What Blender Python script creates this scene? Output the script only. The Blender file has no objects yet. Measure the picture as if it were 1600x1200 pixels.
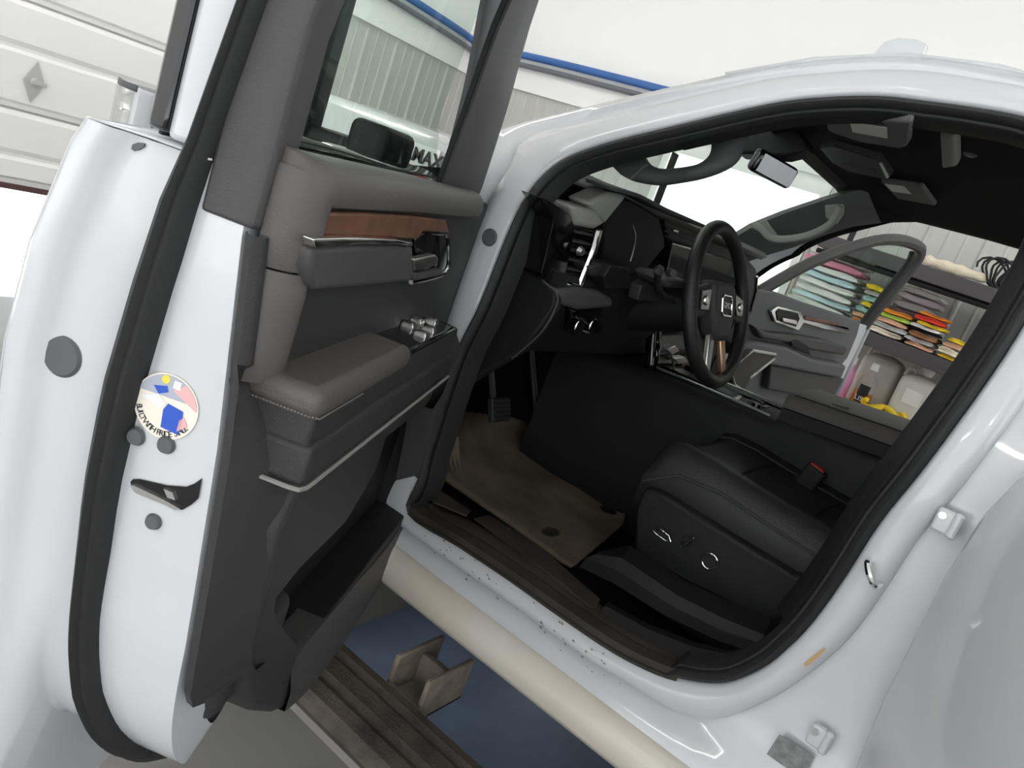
import bpy, math, random
from mathutils import Vector, Matrix
random.seed(7)
S = bpy.context.scene
V = Vector

# ------------------------------------------------------------------ camera, world, sun, exposure
MC = ((0.55819414, -0.01275551, 0.82961232),
      (-0.75976817, -0.4096665, 0.50490166),
      (0.3334241, -0.91214618, -0.23836467))      # photo camera axes (right, down, forward) in the room
CAM = V((-1.28, 0.0, 1.5))
FPX = 1219.0
cd = bpy.data.cameras.new('camera'); cd.sensor_width = 36; cd.lens = 36 * FPX / 1600; cd.clip_start = .02
co = bpy.data.objects.new('camera', cd); S.collection.objects.link(co); S.camera = co
co.matrix_world = Matrix(((MC[0][0], -MC[0][1], -MC[0][2], CAM.x), (MC[1][0], -MC[1][1], -MC[1][2], CAM.y),
                          (MC[2][0], -MC[2][1], -MC[2][2], CAM.z), (0, 0, 0, 1)))
w = bpy.data.worlds.new('world'); S.world = w; w.use_nodes = True
bg = w.node_tree.nodes['Background']; bg.inputs[0].default_value = (.93, .97, 1, 1); bg.inputs[1].default_value = 1.25
sl = bpy.data.lights.new('sun', 'SUN'); sl.energy = 5.0; sl.angle = .02; sl.color = (1, .96, .9)
so = bpy.data.objects.new('sun', sl); S.collection.objects.link(so); so.rotation_euler = (math.radians(-25), math.radians(20), 0)
S.view_settings.view_transform = 'Standard'; S.view_settings.look = 'None'; S.view_settings.gamma = 1
S.view_settings.use_curve_mapping = False; S.view_settings.exposure = 0.8

# ------------------------------------------------------------------ pixel -> place helpers
def ray(p):
    c = (p[0] - 800, p[1] - 600, FPX)
    return V([sum(MC[i][j] * c[j] for j in range(3)) for i in range(3)])
def on_plane(p, P0, N):
    r = ray(p); N = V(N); return CAM + r * ((V(P0) - CAM).dot(N) / r.dot(N))
def on_x(p, x): return on_plane(p, (x, 0, 0), (1, 0, 0))
def on_y(p, y): return on_plane(p, (0, y, 0), (0, 1, 0))
def on_z(p, z): return on_plane(p, (0, 0, z), (0, 0, 1))
def xs(z): return 0.0 if z < 1.36 else .41 * (z - 1.36)
def on_side(p, off=0.0):
    x = off
    for _ in range(15):
        q = on_x(p, x); x = xs(q.z) + off
    return on_x(p, x)
def on_far(p, off=0.0):
    x = 1.9 - off
    for _ in range(15):
        q = on_x(p, x); x = 1.95 - xs(q.z) - off
    return on_x(p, x)
TH = math.radians(62.6); HD = V((.03, 1.033, 0)); DL = .966
dd = V((-math.sin(TH), -math.cos(TH), 0)); dn = V((-math.cos(TH), math.sin(TH), 0))
def D(u, w_, z): return HD + dd * u + dn * w_ + V((0, 0, z))
def d_loc(P): q = P - HD; return (q.dot(dd), q.dot(dn), q.z)
def d_w(p, w_): return on_plane(p, HD + dn * w_, dn)
def d_u(p, u): return on_plane(p, HD + dd * u, dd)

# ------------------------------------------------------------------ materials
MATS = {}
def mat(name, col, rough=.5, metal=0, coat=0, bump=0, bscale=200, noise=0, nscale=5, col2=None, spec=.5, trans=0, ior=1.45, emit=0, alpha=1, ndet=4):
    m = bpy.data.materials.new(name); m.use_nodes = True; nt = m.node_tree; b = nt.nodes['Principled BSDF']
    b.inputs['Base Color'].default_value = (*col, 1); b.inputs['Roughness'].default_value = rough; b.inputs['Metallic'].default_value = metal
    b.inputs['Coat Weight'].default_value = coat; b.inputs['Coat Roughness'].default_value = .05
    b.inputs['Specular IOR Level'].default_value = spec; b.inputs['Transmission Weight'].default_value = trans; b.inputs['IOR'].default_value = ior
    b.inputs['Alpha'].default_value = alpha
    if emit: b.inputs['Emission Color'].default_value = (*col, 1); b.inputs['Emission Strength'].default_value = emit
    tc = nt.nodes.new('ShaderNodeTexCoord')
    if bump:
        n = nt.nodes.new('ShaderNodeTexNoise'); n.inputs['Scale'].default_value = bscale; n.inputs['Detail'].default_value = 3
        nt.links.new(tc.outputs['Object'], n.inputs['Vector'])
        bp = nt.nodes.new('ShaderNodeBump'); bp.inputs['Strength'].default_value = bump; bp.inputs['Distance'].default_value = .004
        nt.links.new(n.outputs['Fac'], bp.inputs['Height']); nt.links.new(bp.outputs['Normal'], b.inputs['Normal'])
    if noise:
        n = nt.nodes.new('ShaderNodeTexNoise'); n.inputs['Scale'].default_value = nscale; n.inputs['Detail'].default_value = ndet
        nt.links.new(tc.outputs['Object'], n.inputs['Vector'])
        r = nt.nodes.new('ShaderNodeValToRGB'); r.color_ramp.elements[0].position = .5 - noise; r.color_ramp.elements[1].position = .5 + noise
        r.color_ramp.elements[0].color = (*col, 1); r.color_ramp.elements[1].color = (*(col2 or tuple(c * .6 for c in col)), 1)
        nt.links.new(n.outputs['Fac'], r.inputs['Fac']); nt.links.new(r.outputs['Color'], b.inputs['Base Color'])
    MATS[name] = m; return m
def glass(name, col, refl=.08):
    m = bpy.data.materials.new(name); m.use_nodes = True; nt = m.node_tree; nt.nodes.clear()
    o = nt.nodes.new('ShaderNodeOutputMaterial'); t = nt.nodes.new('ShaderNodeBsdfTransparent'); t.inputs[0].default_value = (*col, 1)
    g = nt.nodes.new('ShaderNodeBsdfGlossy'); g.inputs['Roughness'].default_value = .01; mx = nt.nodes.new('ShaderNodeMixShader')
    lw = nt.nodes.new('ShaderNodeLayerWeight'); lw.inputs[0].default_value = .5
    pw = nt.nodes.new('ShaderNodeMath'); pw.operation = 'POWER'; pw.inputs[1].default_value = 5
    ml = nt.nodes.new('ShaderNodeMath'); ml.operation = 'MULTIPLY_ADD'; ml.inputs[1].default_value = .6; ml.inputs[2].default_value = .04
    nt.links.new(lw.outputs['Facing'], pw.inputs[0]); nt.links.new(pw.outputs[0], ml.inputs[0])
    nt.links.new(ml.outputs[0], mx.inputs[0]); nt.links.new(t.outputs[0], mx.inputs[1]); nt.links.new(g.outputs[0], mx.inputs[2]); nt.links.new(mx.outputs[0], o.inputs[0])
    MATS[name] = m; return m
mat('paint', (.60, .61, .63), .25, coat=.6)
mat('rubber', (.018, .018, .019), .6, bump=.15, bscale=300)
mat('plastic', (.038, .037, .038), .5, bump=.3, bscale=700, spec=.4)
mat('plastic_grey', (.07, .067, .068), .5, bump=.3, bscale=700, spec=.4)
mat('plastic_black', (.0105, .0105, .011), .55, bump=.25, bscale=700, spec=.4)
mat('leather_grey', (.095, .088, .086), .48, bump=.25, bscale=420)
mat('leather', (.014, .0138, .014), .42, bump=.3, bscale=380)
mat('gloss_black', (.004, .004, .005), .08, coat=.5)
mat('cluster_dark', (.006, .0065, .008), .5, spec=.25)
mat('bright_trim', (.66, .65, .63), .35)
mat('screen', (.006, .007, .008), .06)
mat('chrome', (.82, .82, .82), .09, metal=1)
mat('satin', (.62, .61, .6), .28, metal=1)
mat('copper', (.62, .40, .27), .3, metal=1)
mat('wood', (.19, .085, .055), .38, noise=.2, nscale=30, col2=(.10, .045, .03))
mat('carpet', (.008, .009, .009), .95, bump=.6, bscale=900, spec=.1)
mat('headliner', (.020, .020, .021), .95, bump=.3, bscale=900, spec=.1)
mat('trim_grey', (.055, .056, .058), .7, bump=.2, bscale=900)
mat('trim_mid', (.115, .115, .117), .65, bump=.2, bscale=900)
mat('mirror_dim', (.30, .31, .33), .03, metal=1)
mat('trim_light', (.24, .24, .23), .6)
mat('mat_dirty', (.05, .041, .03), .85, noise=.3, nscale=6, col2=(.27, .21, .145), bump=.5, bscale=160, ndet=10)
mat('sill_dirty', (.016, .015, .014), .6, noise=.25, nscale=9, col2=(.06, .05, .037), bump=.3, bscale=300, ndet=9)
mat('step_dirty', (.022, .021, .021), .65, noise=.25, nscale=11, col2=(.14, .115, .085), bump=.5, bscale=120, ndet=9)
mat('mud', (.26, .22, .17), .9, noise=.2, nscale=18, col2=(.12, .10, .08), bump=.6, bscale=60, ndet=8)
mat('rocker', (.72, .70, .66), .4, coat=.3, noise=.3, nscale=3, col2=(.60, .52, .40), ndet=6)
mat('stitch', (.16, .15, .14), .6)
mat('rust_smear', (.55, .36, .16), .7)
mat('label_grey', (.16, .16, .165), .6, noise=.2, nscale=90, col2=(.3, .3, .3))
mat('lock_grey', (.52, .52, .52), .4)
mat('grey_plug', (.10, .105, .11), .6)
mat('tire', (.012, .012, .012), .8, bump=.5, bscale=60)
mat('red_plastic', (.35, .02, .012), .4)
glass('glass_door', (.80, .91, .84)); glass('glass_shield', (.86, .95, .90)); glass('clear_plastic', (.93, .93, .92))
mat('mirror_glass', (.8, .82, .82), .02, metal=1)
mat('print_black', (.01, .01, .012), .5); mat('print_red', (.55, .03, .03), .5); mat('print_blue', (.03, .10, .52), .5)
mat('print_pink', (.80, .45, .45), .5); mat('print_grey', (.42, .44, .52), .5); mat('print_yellow', (.85, .70, .08), .5); mat('print_cream', (.86, .80, .70), .5); mat('print_white', (.86, .86, .86), .4)
mat('concrete', (.30, .29, .28), .35, noise=.3, nscale=1.6, col2=(.19, .186, .18), bump=.12, bscale=30, ndet=9)
mat('reflection_blue', (.28, .38, .55), .35, noise=.3, nscale=1.5, col2=(.05, .06, .075), ndet=6)
mat('outdoor', (.85, .85, .85), .9)
mat('wall_metal', (.54, .54, .51), .5)
mat('wall_white', (.94, .94, .92), .6); mat('ceiling_white', (.95, .95, .94), .7, bump=.2, bscale=3)
mat('garage', (.92, .92, .90), .5); mat('gap_dark', (.42, .41, .40), .7)
mat('seal_brown', (.10, .05, .045), .7)
mat('blue_pipe', (.05, .15, .42), .4); mat('grey_pipe', (.16, .16, .18), .4)
mat('shelf', (.075, .068, .072), .6); mat('shelf_black', (.012, .012, .013), .5); mat('liner', (.85, .42, .12), .8)
mat('jug', (.72, .69, .62), .45, trans=.15); mat('cap', (.75, .74, .70), .5); mat('label_paper', (.80, .78, .74), .7)
mat('orange_liquid', (.62, .21, .03), .15, trans=.3); mat('pink_liquid', (.80, .32, .55), .3, trans=.2)
mat('purple_liquid', (.35, .08, .30), .3)
mat('fill_white', (1, .98, .95), .5, emit=14)

# ------------------------------------------------------------------ mesh helpers
def link(o): S.collection.objects.link(o); return o
def mk(name, vs, fs, m, parent=None, smooth=True, bevel=0, seg=2, solid=0, sub=0, top=None, ang=40):
    vs = [V(v) for v in vs]; off = V((0, 0, 0))
    if parent is None:
        off = V(((min(v.x for v in vs) + max(v.x for v in vs)) / 2, (min(v.y for v in vs) + max(v.y for v in vs)) / 2, min(v.z for v in vs)))
    me = bpy.data.meshes.new(name); me.from_pydata([v - off for v in vs], [], fs); me.update()
    import bmesh
    bm = bmesh.new(); bm.from_mesh(me); bmesh.ops.recalc_face_normals(bm, faces=bm.faces); bm.to_mesh(me); bm.free()
    if m: me.materials.append(MATS[m])
    if smooth:
        for p in me.polygons: p.use_smooth = True
        try: me.set_sharp_from_angle(angle=math.radians(ang))
        except Exception: pass
    o = link(bpy.data.objects.new(name, me)); o.location = off
    if solid:
        s = o.modifiers.new('solid', 'SOLIDIFY'); s.thickness = solid; s.offset = 0
    if bevel:
        b = o.modifiers.new('bevel', 'BEVEL'); b.width = bevel; b.segments = seg; b.limit_method = 'ANGLE'; b.angle_limit = math.radians(35)
    if sub:
        s = o.modifiers.new('sub', 'SUBSURF'); s.levels = sub; s.render_levels = sub
    if parent: child(o, parent)
    return o
def child(o, parent):
    o.parent = parent
    pw = Matrix.Translation(parent.location) if parent.parent is None else Matrix.Identity(4)
    o.matrix_parent_inverse = pw.inverted()
def thing(name, loc, label, cat, group=None):
    e = link(bpy.data.objects.new(name, None)); e.location = loc; e.empty_display_size = .1
    tag(e, label, cat, group); return e
def tag(o, label=None, cat=None, group=None, kind=None):
    if label: o['label'] = label
    if cat: o['category'] = cat
    if group: o['group'] = group
    if kind: o['kind'] = kind
    return o
def loft(rows, closed_row=False, closed_col=False, caps=False):
    n = len(rows[0]); vs = [p for r in rows for p in r]; fs = []
    R = len(rows)
    for i in range(R if closed_col else R - 1):
        for j in range(n if closed_row else n - 1):
            a = i * n + j; b = i * n + (j + 1) % n; c = ((i + 1) % R) * n + (j + 1) % n; d_ = ((i + 1) % R) * n + j
            fs.append((a, b, c, d_))
    if caps: fs.append(tuple(range(n))); fs.append(tuple((R - 1) * n + j for j in range(n)))
    return vs, fs
def prism(poly, off):
    n = len(poly); off = V(off); vs = [V(p) for p in poly] + [V(p) + off for p in poly]
    fs = [tuple(range(n)), tuple(range(2 * n - 1, n - 1, -1))] + [(i, (i + 1) % n, n + (i + 1) % n, n + i) for i in range(n)]
    return vs, fs
def cat(pts, k=6, closed=False):
    pts = [V(p) for p in pts]; n = len(pts); out = []
    for i in range(n if closed else n - 1):
        if closed: a, b, c, e = pts[(i - 1) % n], pts[i], pts[(i + 1) % n], pts[(i + 2) % n]
        else: a, b, c, e = pts[max(i - 1, 0)], pts[i], pts[i + 1], pts[min(i + 2, n - 1)]
        for j in range(k):
            t = j / k
            out.append(.5 * ((2 * b) + (c - a) * t + (2 * a - 5 * b + 4 * c - e) * t * t + (3 * b - a - 3 * c + e) * t ** 3))
    if not closed: out.append(pts[-1])
    return out
def resample(pts, n):
    pts = [V(p) for p in pts]; ds = [0]
    for a, b in zip(pts, pts[1:]): ds.append(ds[-1] + (b - a).length)
    out = []; k = 0
    for i in range(n):
        s = ds[-1] * i / (n - 1)
        while k < len(ds) - 2 and ds[k + 1] < s: k += 1
        t = (s - ds[k]) / max(ds[k + 1] - ds[k], 1e-9); out.append(pts[k].lerp(pts[k + 1], t))
    return out
def tube(pts, r, n=10, closed=False, flat=1.0, up=None):
    pts = [V(p) for p in pts]; rows = []; N = len(pts); prev = None
    for i, p in enumerate(pts):
        if closed: t = (pts[(i + 1) % N] - pts[i - 1])
        else: t = pts[min(i + 1, N - 1)] - pts[max(i - 1, 0)]
        t.normalize(); ref = V(up) if up else (prev or (V((0, 0, 1)) if abs(t.z) < .9 else V((1, 0, 0))))
        a = (ref - t * ref.dot(t)).normalized(); b = t.cross(a); prev = a
        rr = r[i] if isinstance(r, (list, tuple)) else r
        rows.append([p + a * rr * math.cos(2 * math.pi * j / n) + b * rr * flat * math.sin(2 * math.pi * j / n) for j in range(n)])
    return loft(rows, closed_row=True, closed_col=closed, caps=not closed)
def box(c, s, rot=None):
    vs = [V((x * s[0] / 2, y * s[1] / 2, z * s[2] / 2)) for x in (-1, 1) for y in (-1, 1) for z in (-1, 1)]
    if rot: vs = [rot @ v for v in vs]
    vs = [v + V(c) for v in vs]
    return vs, [(0, 1, 3, 2), (4, 6, 7, 5), (0, 4, 5, 1), (2, 3, 7, 6), (0, 2, 6, 4), (1, 5, 7, 3)]
def bx(x0, x1, y0, y1, z0, z1): return box(((x0 + x1) / 2, (y0 + y1) / 2, (z0 + z1) / 2), (x1 - x0, y1 - y0, z1 - z0))
def join(*parts):
    vs = []; fs = []
    for v, f in parts:
        k = len(vs); vs += list(v); fs += [tuple(i + k for i in q) for q in f]
    return vs, fs
def disc(c, nrm, r, h, n=20, r2=None):
    nrm = V(nrm).normalized(); a = nrm.orthogonal().normalized(); b = nrm.cross(a); c = V(c)
    lo = [c + a * r * math.cos(2 * math.pi * i / n) + b * r * math.sin(2 * math.pi * i / n) for i in range(n)]
    r2 = r if r2 is None else r2
    hi = [c + nrm * h + a * r2 * math.cos(2 * math.pi * i / n) + b * r2 * math.sin(2 * math.pi * i / n) for i in range(n)]
    return loft([lo, hi], closed_row=True, caps=True)
def text(s, size, origin, ex, ey, depth=.0006, align='CENTER', bold=0):
    c = bpy.data.curves.new('lettering', 'FONT'); c.body = s; c.size = size; c.extrude = depth; c.align_x = align; c.align_y = 'CENTER'; c.resolution_u = 3; c.offset = bold
    o = bpy.data.objects.new('lettering', c); S.collection.objects.link(o)
    dg = bpy.context.evaluated_depsgraph_get(); me = bpy.data.meshes.new_from_object(o.evaluated_get(dg))
    ex = V(ex).normalized(); ey = V(ey).normalized(); ez = ex.cross(ey); origin = V(origin)
    vs = [origin + ex * v.co.x + ey * v.co.y + ez * v.co.z for v in me.vertices]; fs = [tuple(p.vertices) for p in me.polygons]
    bpy.data.objects.remove(o); bpy.data.curves.remove(c); bpy.data.meshes.remove(me)
    return vs, fs
def poly_px(pix, fn, *a): return [fn(p, *a) for p in pix]
# ------------------------------------------------------------------ room shell
def struct(name, vf, m, **k):
    o = mk(name, *vf, m, smooth=False, **k); o['kind'] = 'structure'; return o
XR, YF, ZC = 4.0, 4.65, 3.5
floor = struct('floor', bx(-6, XR + .15, -6, YF + .15, -.1, 0), 'concrete')
struct('ground', bx(-30, 40, -30, 60, -.3, -.1), 'outdoor')
struct('ceiling', bx(-6, XR + .15, -6, YF + .15, ZC, ZC + .1), 'ceiling_white')
GX0, GX1, GB, GT = -3.0, 2.2, .57, 2.62
wf = struct('wall_front', bx(GX1, XR, YF, YF + .12, 0, ZC), 'wall_white')
struct('wall_front', bx(-6, GX0, YF, YF + .12, 0, ZC), 'wall_white'); struct('wall_front', bx(GX0, GX1, YF, YF + .12, GT, ZC), 'wall_white')
OY0, OY1, OZ = 1.52, 2.62, 2.07
wr = struct('wall_right', join(bx(XR, XR + .12, -6, OY0, 0, ZC), bx(XR, XR + .12, OY1, YF, 0, ZC), bx(XR, XR + .12, OY0, OY1, OZ, ZC)), 'wall_white')
struct('trim_1', join(bx(XR - .02, XR + .12, OY0 - .05, OY0, 0, OZ + .05), bx(XR - .02, XR + .12, OY1, OY1 + .05, 0, OZ + .05), bx(XR - .02, XR + .12, OY0, OY1, OZ, OZ + .05)), 'wall_white')
struct('trim_2', join(bx(XR - .035, XR, -6, YF - .035, 2.18, 2.36), bx(GX1, XR, YF - .035, YF, 2.18, 2.36)), 'wall_white')
# ribbed metal sheets, one object per sheet
def rib_sheet(wd, z0, z1):
    prof = [(0, 0), (.012, .014), (.026, .014), (.038, 0), (wd * .37, 0), (wd * .37 + .006, .005), (wd * .37 + .014, .005), (wd * .37 + .02, 0),
            (wd * .68, 0), (wd * .68 + .006, .005), (wd * .68 + .014, .005), (wd * .68 + .02, 0), (wd, 0)]
    return loft([[V((a, -b - .004, z0)) for a, b in prof], [V((a, -b - .004, z1)) for a, b in prof]])
me_cache = {}
def put_sheet(parent, x, y, rz, wd, z0=.0, z1=2.18):
    key = (wd, z0, z1)
    if key not in me_cache:
        o = mk('panel', *rib_sheet(wd, z0, z1), 'wall_metal', parent=parent, smooth=False); me_cache[key] = o.data
    else:
        o = link(bpy.data.objects.new('panel', me_cache[key])); child(o, parent)
    o.location = (x, y, 0); o.rotation_euler = (0, 0, rz)
for i in range(6): put_sheet(wf, GX1 + .3 * i, YF, 0, .3)
for i in range(6): put_sheet(wr, XR, OY1 + .06 + .31 * (i + 1), -math.pi / 2, .31)
for i in range(11): put_sheet(wr, XR, OY0 - .05 - .31 * i, -math.pi / 2, .31)
# pipes under the white liner
pp = [V((1.2, YF - .07, 2.47)), V((2.4, YF - .07, 2.47)), V((3.7, YF - .07, 2.44)), V((3.9, YF - .09, 2.40)), V((XR - .07, YF - .25, 2.42)), V((XR - .07, 3.6, 2.44)), V((XR - .07, 1.0, 2.44)), V((XR - .07, -3, 2.44))]
o = mk('air_pipe', *tube(cat(pp, 5), .028), 'blue_pipe'); tag(o, 'blue air pipe running along the wall above the white trim band', 'pipe')
o = mk('conduit', *tube(cat([p + V((-.01 if p.x > 3.9 else 0, -.01, -.075)) for p in pp], 5), .02), 'grey_pipe'); tag(o, 'dark grey conduit hung just under the blue air pipe', 'pipe')

# garage door, partly raised, one object per section
gd = thing('garage_door', (-.4, YF, GB), 'white sectional garage door raised a little above the floor, diamond lock plate', 'garage door')
zj = [GB, .967, 1.509, 2.05, 2.60]; gv = [.733, 1.28, 1.82, 2.36]
for i in range(4):
    z0, z1, g = zj[i], zj[i + 1], gv[i]
    prof = [(0, z0 + .004), (.0, z0 + .03), (-.022, z0 + .045), (-.022, g - .03), (-.004, g - .012), (-.004, g + .004), (-.022, g + .03), (-.022, z1 - .03), (-.012, z1 - .012), (0, z1 - .006), (.05, z1 - .006), (.05, z0 + .004)]
    mk('section', *loft([[V((x, YF + .02 + a, z)) for a, z in prof] for x in (GX0, GX1)], closed_row=True, caps=True), 'garage', parent=gd, smooth=False)
mk('bottom_seal', *bx(GX0, GX1, YF + .0, YF + .06, GB - .025, GB + .004), 'seal_brown', parent=gd)
for i in range(3): mk('hinge_gap', *bx(GX0, GX1, YF + .02, YF + .06, zj[i + 1] - .012, zj[i + 1] + .006), 'gap_dark', parent=gd)
c = on_y((53, 128), YF - .005)
dm = [c + V(q) for q in ((-.055, 0, 0), (0, 0, .11), (.055, 0, 0), (0, 0, -.11))]
lk = mk('lock_plate', *prism(dm, (0, -.006, 0)), 'lock_grey', parent=gd, bevel=.002)
mk('lock_handle', *join(disc(c + V((0, -.006, 0)), (0, -1, 0), .022, .03), box(c + V((.01, -.04, 0)), (.075, .014, .02))), 'lock_grey', parent=lk, bevel=.003)

# added fill lights out of view under the ceiling, brightening the room
lamp = None
for lx, ly in ((-3.4, 1.5), (-3.4, -2.4), (-1.2, 3.4), (1.6, 3.6), (2.6, -1.2), (.2, -2.6)):
    t = thing('fill_light', (lx, ly, ZC - .2), 'added fill light, white twin tube hanging unseen under the ceiling', 'light', 'added fill lights')
    mk('fill_housing', *bx(lx - .09, lx + .09, ly - .6, ly + .6, ZC - .12, ZC - .08), 'wall_white', parent=t)
    for s in (-.05, .05):
        mk('fill_tube', *tube([V((lx + s, ly - .58, ZC - .15)), V((lx + s, ly + .58, ZC - .15))], .019), 'fill_white', parent=t)
    for s in (-.5, .5): mk('fill_hanger', *tube([V((lx, ly + s, ZC - .08)), V((lx, ly + s, ZC + .005))], .006, 6), 'satin', parent=t)

# ------------------------------------------------------------------ the truck
truck = thing('pickup_truck', (.97, .3, 0), 'white crew cab pickup truck with open doors and black leather cabin', 'truck')
def T(name, vf, m, parent=None, label=None, **k):
    o = mk(name, *vf, m, parent=parent or truck, **k)
    if label: o['label'] = label
    return o

# cab side ring: opening edge O, crease W1, outer edge W2
RING = []
def ring(opx, w1, w2): RING.append((on_side(opx), w1, w2))
def sd(p, off): return on_side(p, off)
ring((640, 800), V((-.005, 1.0, .735)), V((-.03, 1.07, .69)))
ring((655, 745), V((0, 1.0, .83)), V((.02, 1.08, .83)))
ring((665, 700), V((0, 1.0, .92)), V((.02, 1.08, .92)))
ring((712, 555), V((0, 1.0, 1.13)), V((.02, 1.08, 1.13)))
ring((750, 475), V((0, 1.0, 1.26)), V((.02, 1.08, 1.26)))
ring((800, 350), V((.01, 1.0, 1.42)), V((.03, 1.09, 1.42)))
ring((832, 293), V((.05, 1.0, 1.53)), V((.07, 1.10, 1.55)))
for o_, a, b in [((875, 252), (812, 218), (800, 197)), ((940, 225), (890, 193), (872, 178)), ((1050, 197), (1015, 161), (1005, 146)), ((1200, 162), (1192, 121), (1190, 106)),
                 ((1287, 151), (1285, 110), (1285, 93)), ((1375, 149), (1375, 104), (1375, 87)), ((1450, 157), (1455, 107), (1455, 89)), ((1525, 167), (1535, 119), (1535, 101)),
                 ((1600, 181), (1612, 133), (1612, 117)), ((1655, 205), (1690, 160), (1690, 143))]:
    ring(o_, sd(a, .0), sd(b, .035))
def rb(opx, dz1=0, dz2=0):
    p = on_side(opx); RING.append((p, V((p.x, p.y - .055, p.z + dz1)), V((p.x + .03, -.14, p.z + dz2))))
rb((1688, 245), .03, .06); rb((1690, 300)); rb((1660, 395)); rb((1600, 507)); rb((1540, 600)); rb((1445, 730)); rb((1375, 817)); rb((1322, 900)); rb((1270, 972))
p = on_side((1232, 1012)); RING.append((p, V((0, p.y - .04, p.z - .035)), V((.02, -.14, .88))))
p = on_side((1190, 1045)); RING.append((p, V((-.004, p.y - .025, p.z - .055)), V((.0, -.14, .78))))
p = on_side((1130, 1068)); RING.append((p, V((-.008, p.y - .012, p.z - .07)), V((-.03, -.10, .695))))
p = on_side((1060, 1060)); RING.append((p, V((-.01, p.y - .005, p.z - .06)), V((-.035, p.y - .08, .69))))
for q in [(1000, 1037), (940, 1003), (860, 948), (800, 905), (720, 852)]:
    p = on_side(q); RING.append((p, V((-.01, p.y, max(.725, p.z - .045))), V((-.035, p.y, .69))))
K = 4
Oc = cat([r[0] for r in RING], K, True); W1 = cat([r[1] for r in RING], K, True); W2 = cat([r[2] for r in RING], K, True)
rows = [[p + V((.06, 0, 0)) for p in Oc], [p + V((.004, 0, 0)) for p in Oc], [a.lerp(b, .12) + V((-.004, 0, 0)) for a, b in zip(Oc, W1)],
        [a.lerp(b, .55) + V((-.006, 0, 0)) for a, b in zip(Oc, W1)], [a.lerp(b, .9) for a, b in zip(Oc, W1)], [p + V((.022, 0, 0)) for p in W1],
        [a.lerp(b, .25) + V((.010, 0, 0)) for a, b in zip(W1, W2)], [a.lerp(b, .5) + V((-.006, 0, 0)) for a, b in zip(W1, W2)], W2, [p + V((.08, 0, 0)) for p in W2]]
cab = T('cab_side', loft(rows, closed_row=True), 'paint', ang=70)
# black opening weatherstrip, sits on the flange inside the opening edge
cen = V((0, .48, 1.3))
def inset(p, dist, dx):
    v = cen - p; v.x = 0; v.normalize(); q = p + v * dist; return q + V((dx, 0, 0))
def nrm_in(i):
    t = Oc[(i + 1) % len(Oc)] - Oc[i - 1]; t.x = 0; t.normalize(); nn = V((0, -t.z, t.y))
    if nn.dot(cen - Oc[i]) < 0: nn = -nn
    return nn
wsr = []
for o_, dx in [(-.001, .012), (.003, -.006), (.010, -.012), (.018, -.006), (.020, .006), (.024, .006), (.028, -.002), (.032, .012), (.034, .05)]:
    wsr.append([Oc[i] + nrm_in(i) * o_ * (.45 if Oc[i].z < .80 else 1) + V((dx, 0, 0)) for i in range(len(Oc))])
T('weatherstrip', loft(wsr, closed_row=True), 'rubber', label='black rubber door opening seal', ang=60)
# inner pillar and header trim ring
n0 = len(Oc)
rows = []
for o_, dx in [(.030, .02), (.045, .03), (.060, .06), (.07, .12)]:
    rows.append([Oc[i] + nrm_in(i) * o_ + V((dx, 0, 0)) for i in range(n0)])
sel = list(range(9 * K, 18 * K))
T('pillar_trim', loft([[wsr[-2][i] for i in sel], [Oc[i] + nrm_in(i) * .036 + V((.05, 0, 0)) for i in sel], [V((max(.235, Oc[i].x + .06), Oc[i].y, min(1.835, Oc[i].z - .01))) for i in sel], [V((.30, Oc[i].y, 1.842)) for i in sel]]), 'plastic_black', ang=60)
# B pillar trim, wider
bsel = [i for i in range(17 * K, 26 * K)]
rowsb = [[Oc[i] + nrm_in(i) * .03 + V((.03, 0, 0)) for i in bsel], [Oc[i] + nrm_in(i) * .055 + V((.05, 0, 0)) for i in bsel], [Oc[i] + nrm_in(i) * .06 + V((.1, -.0, 0)) for i in bsel], [Oc[i] + V((.13, -.12, 0)) for i in bsel]]
T('pillar_trim', loft(rowsb), 'plastic_black', ang=60)
# pinch: screws, strikers and rear hinges on the B pillar
c = on_side((1365, 893), -.004)
st = T('striker', tube(cat([c + V((.01, .012, .012)), c + V((-.022, .01, .012)), c + V((-.032, 0, .0)), c + V((-.022, -.012, -.012)), c + V((.01, -.014, -.012))], 5), .0055, 8), 'chrome')
for hp in ((1475, 812), (1278, 1146)):
    c = on_side(hp); 
    hg = T('door_hinge', join(box(c + V((-.008, .0, 0)), (.014, .024, .036)), tube([c + V((-.012, -.016, -.02)), c + V((-.012, -.016, .02))], .007, 12)), 'paint', bevel=.004)
    T('hinge_bolt', disc(c + V((-.014, .004, .008)), (-1, 0, 0), .006, .004, 6), 'satin', parent=hg)
# rubber plug on the hinge pillar, drain and dirt marks
c = on_side((765, 371), -.006); T('grommet', disc(c, (-1, -.1, 0), .018, .003, 24, .015), 'grey_plug')
T('rust_smear', prism([on_side(p, -.0065) for p in ((1256, 1037), (1272, 1024), (1288, 1012), (1290, 1015), (1276, 1029), (1258, 1042))], (-.0004, 0, 0)), 'rust_smear')
# rocker panel: dirty cream painted sill under the doors
prof = [(-.03, .70), (-.045, .695), (-.062, .68), (-.066, .66), (-.064, .635), (-.05, .618), (-.02, .612), (.02, .63), (.02, .69)]
T('rocker_panel', loft([[V((a, y, b)) for a, b in prof] for y in (-1.4, -.6, .2, .7, 1.1, 1.35)], closed_row=True, caps=True), 'rocker', label='white rocker panel stained cream with dirt', ang=60)
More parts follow.
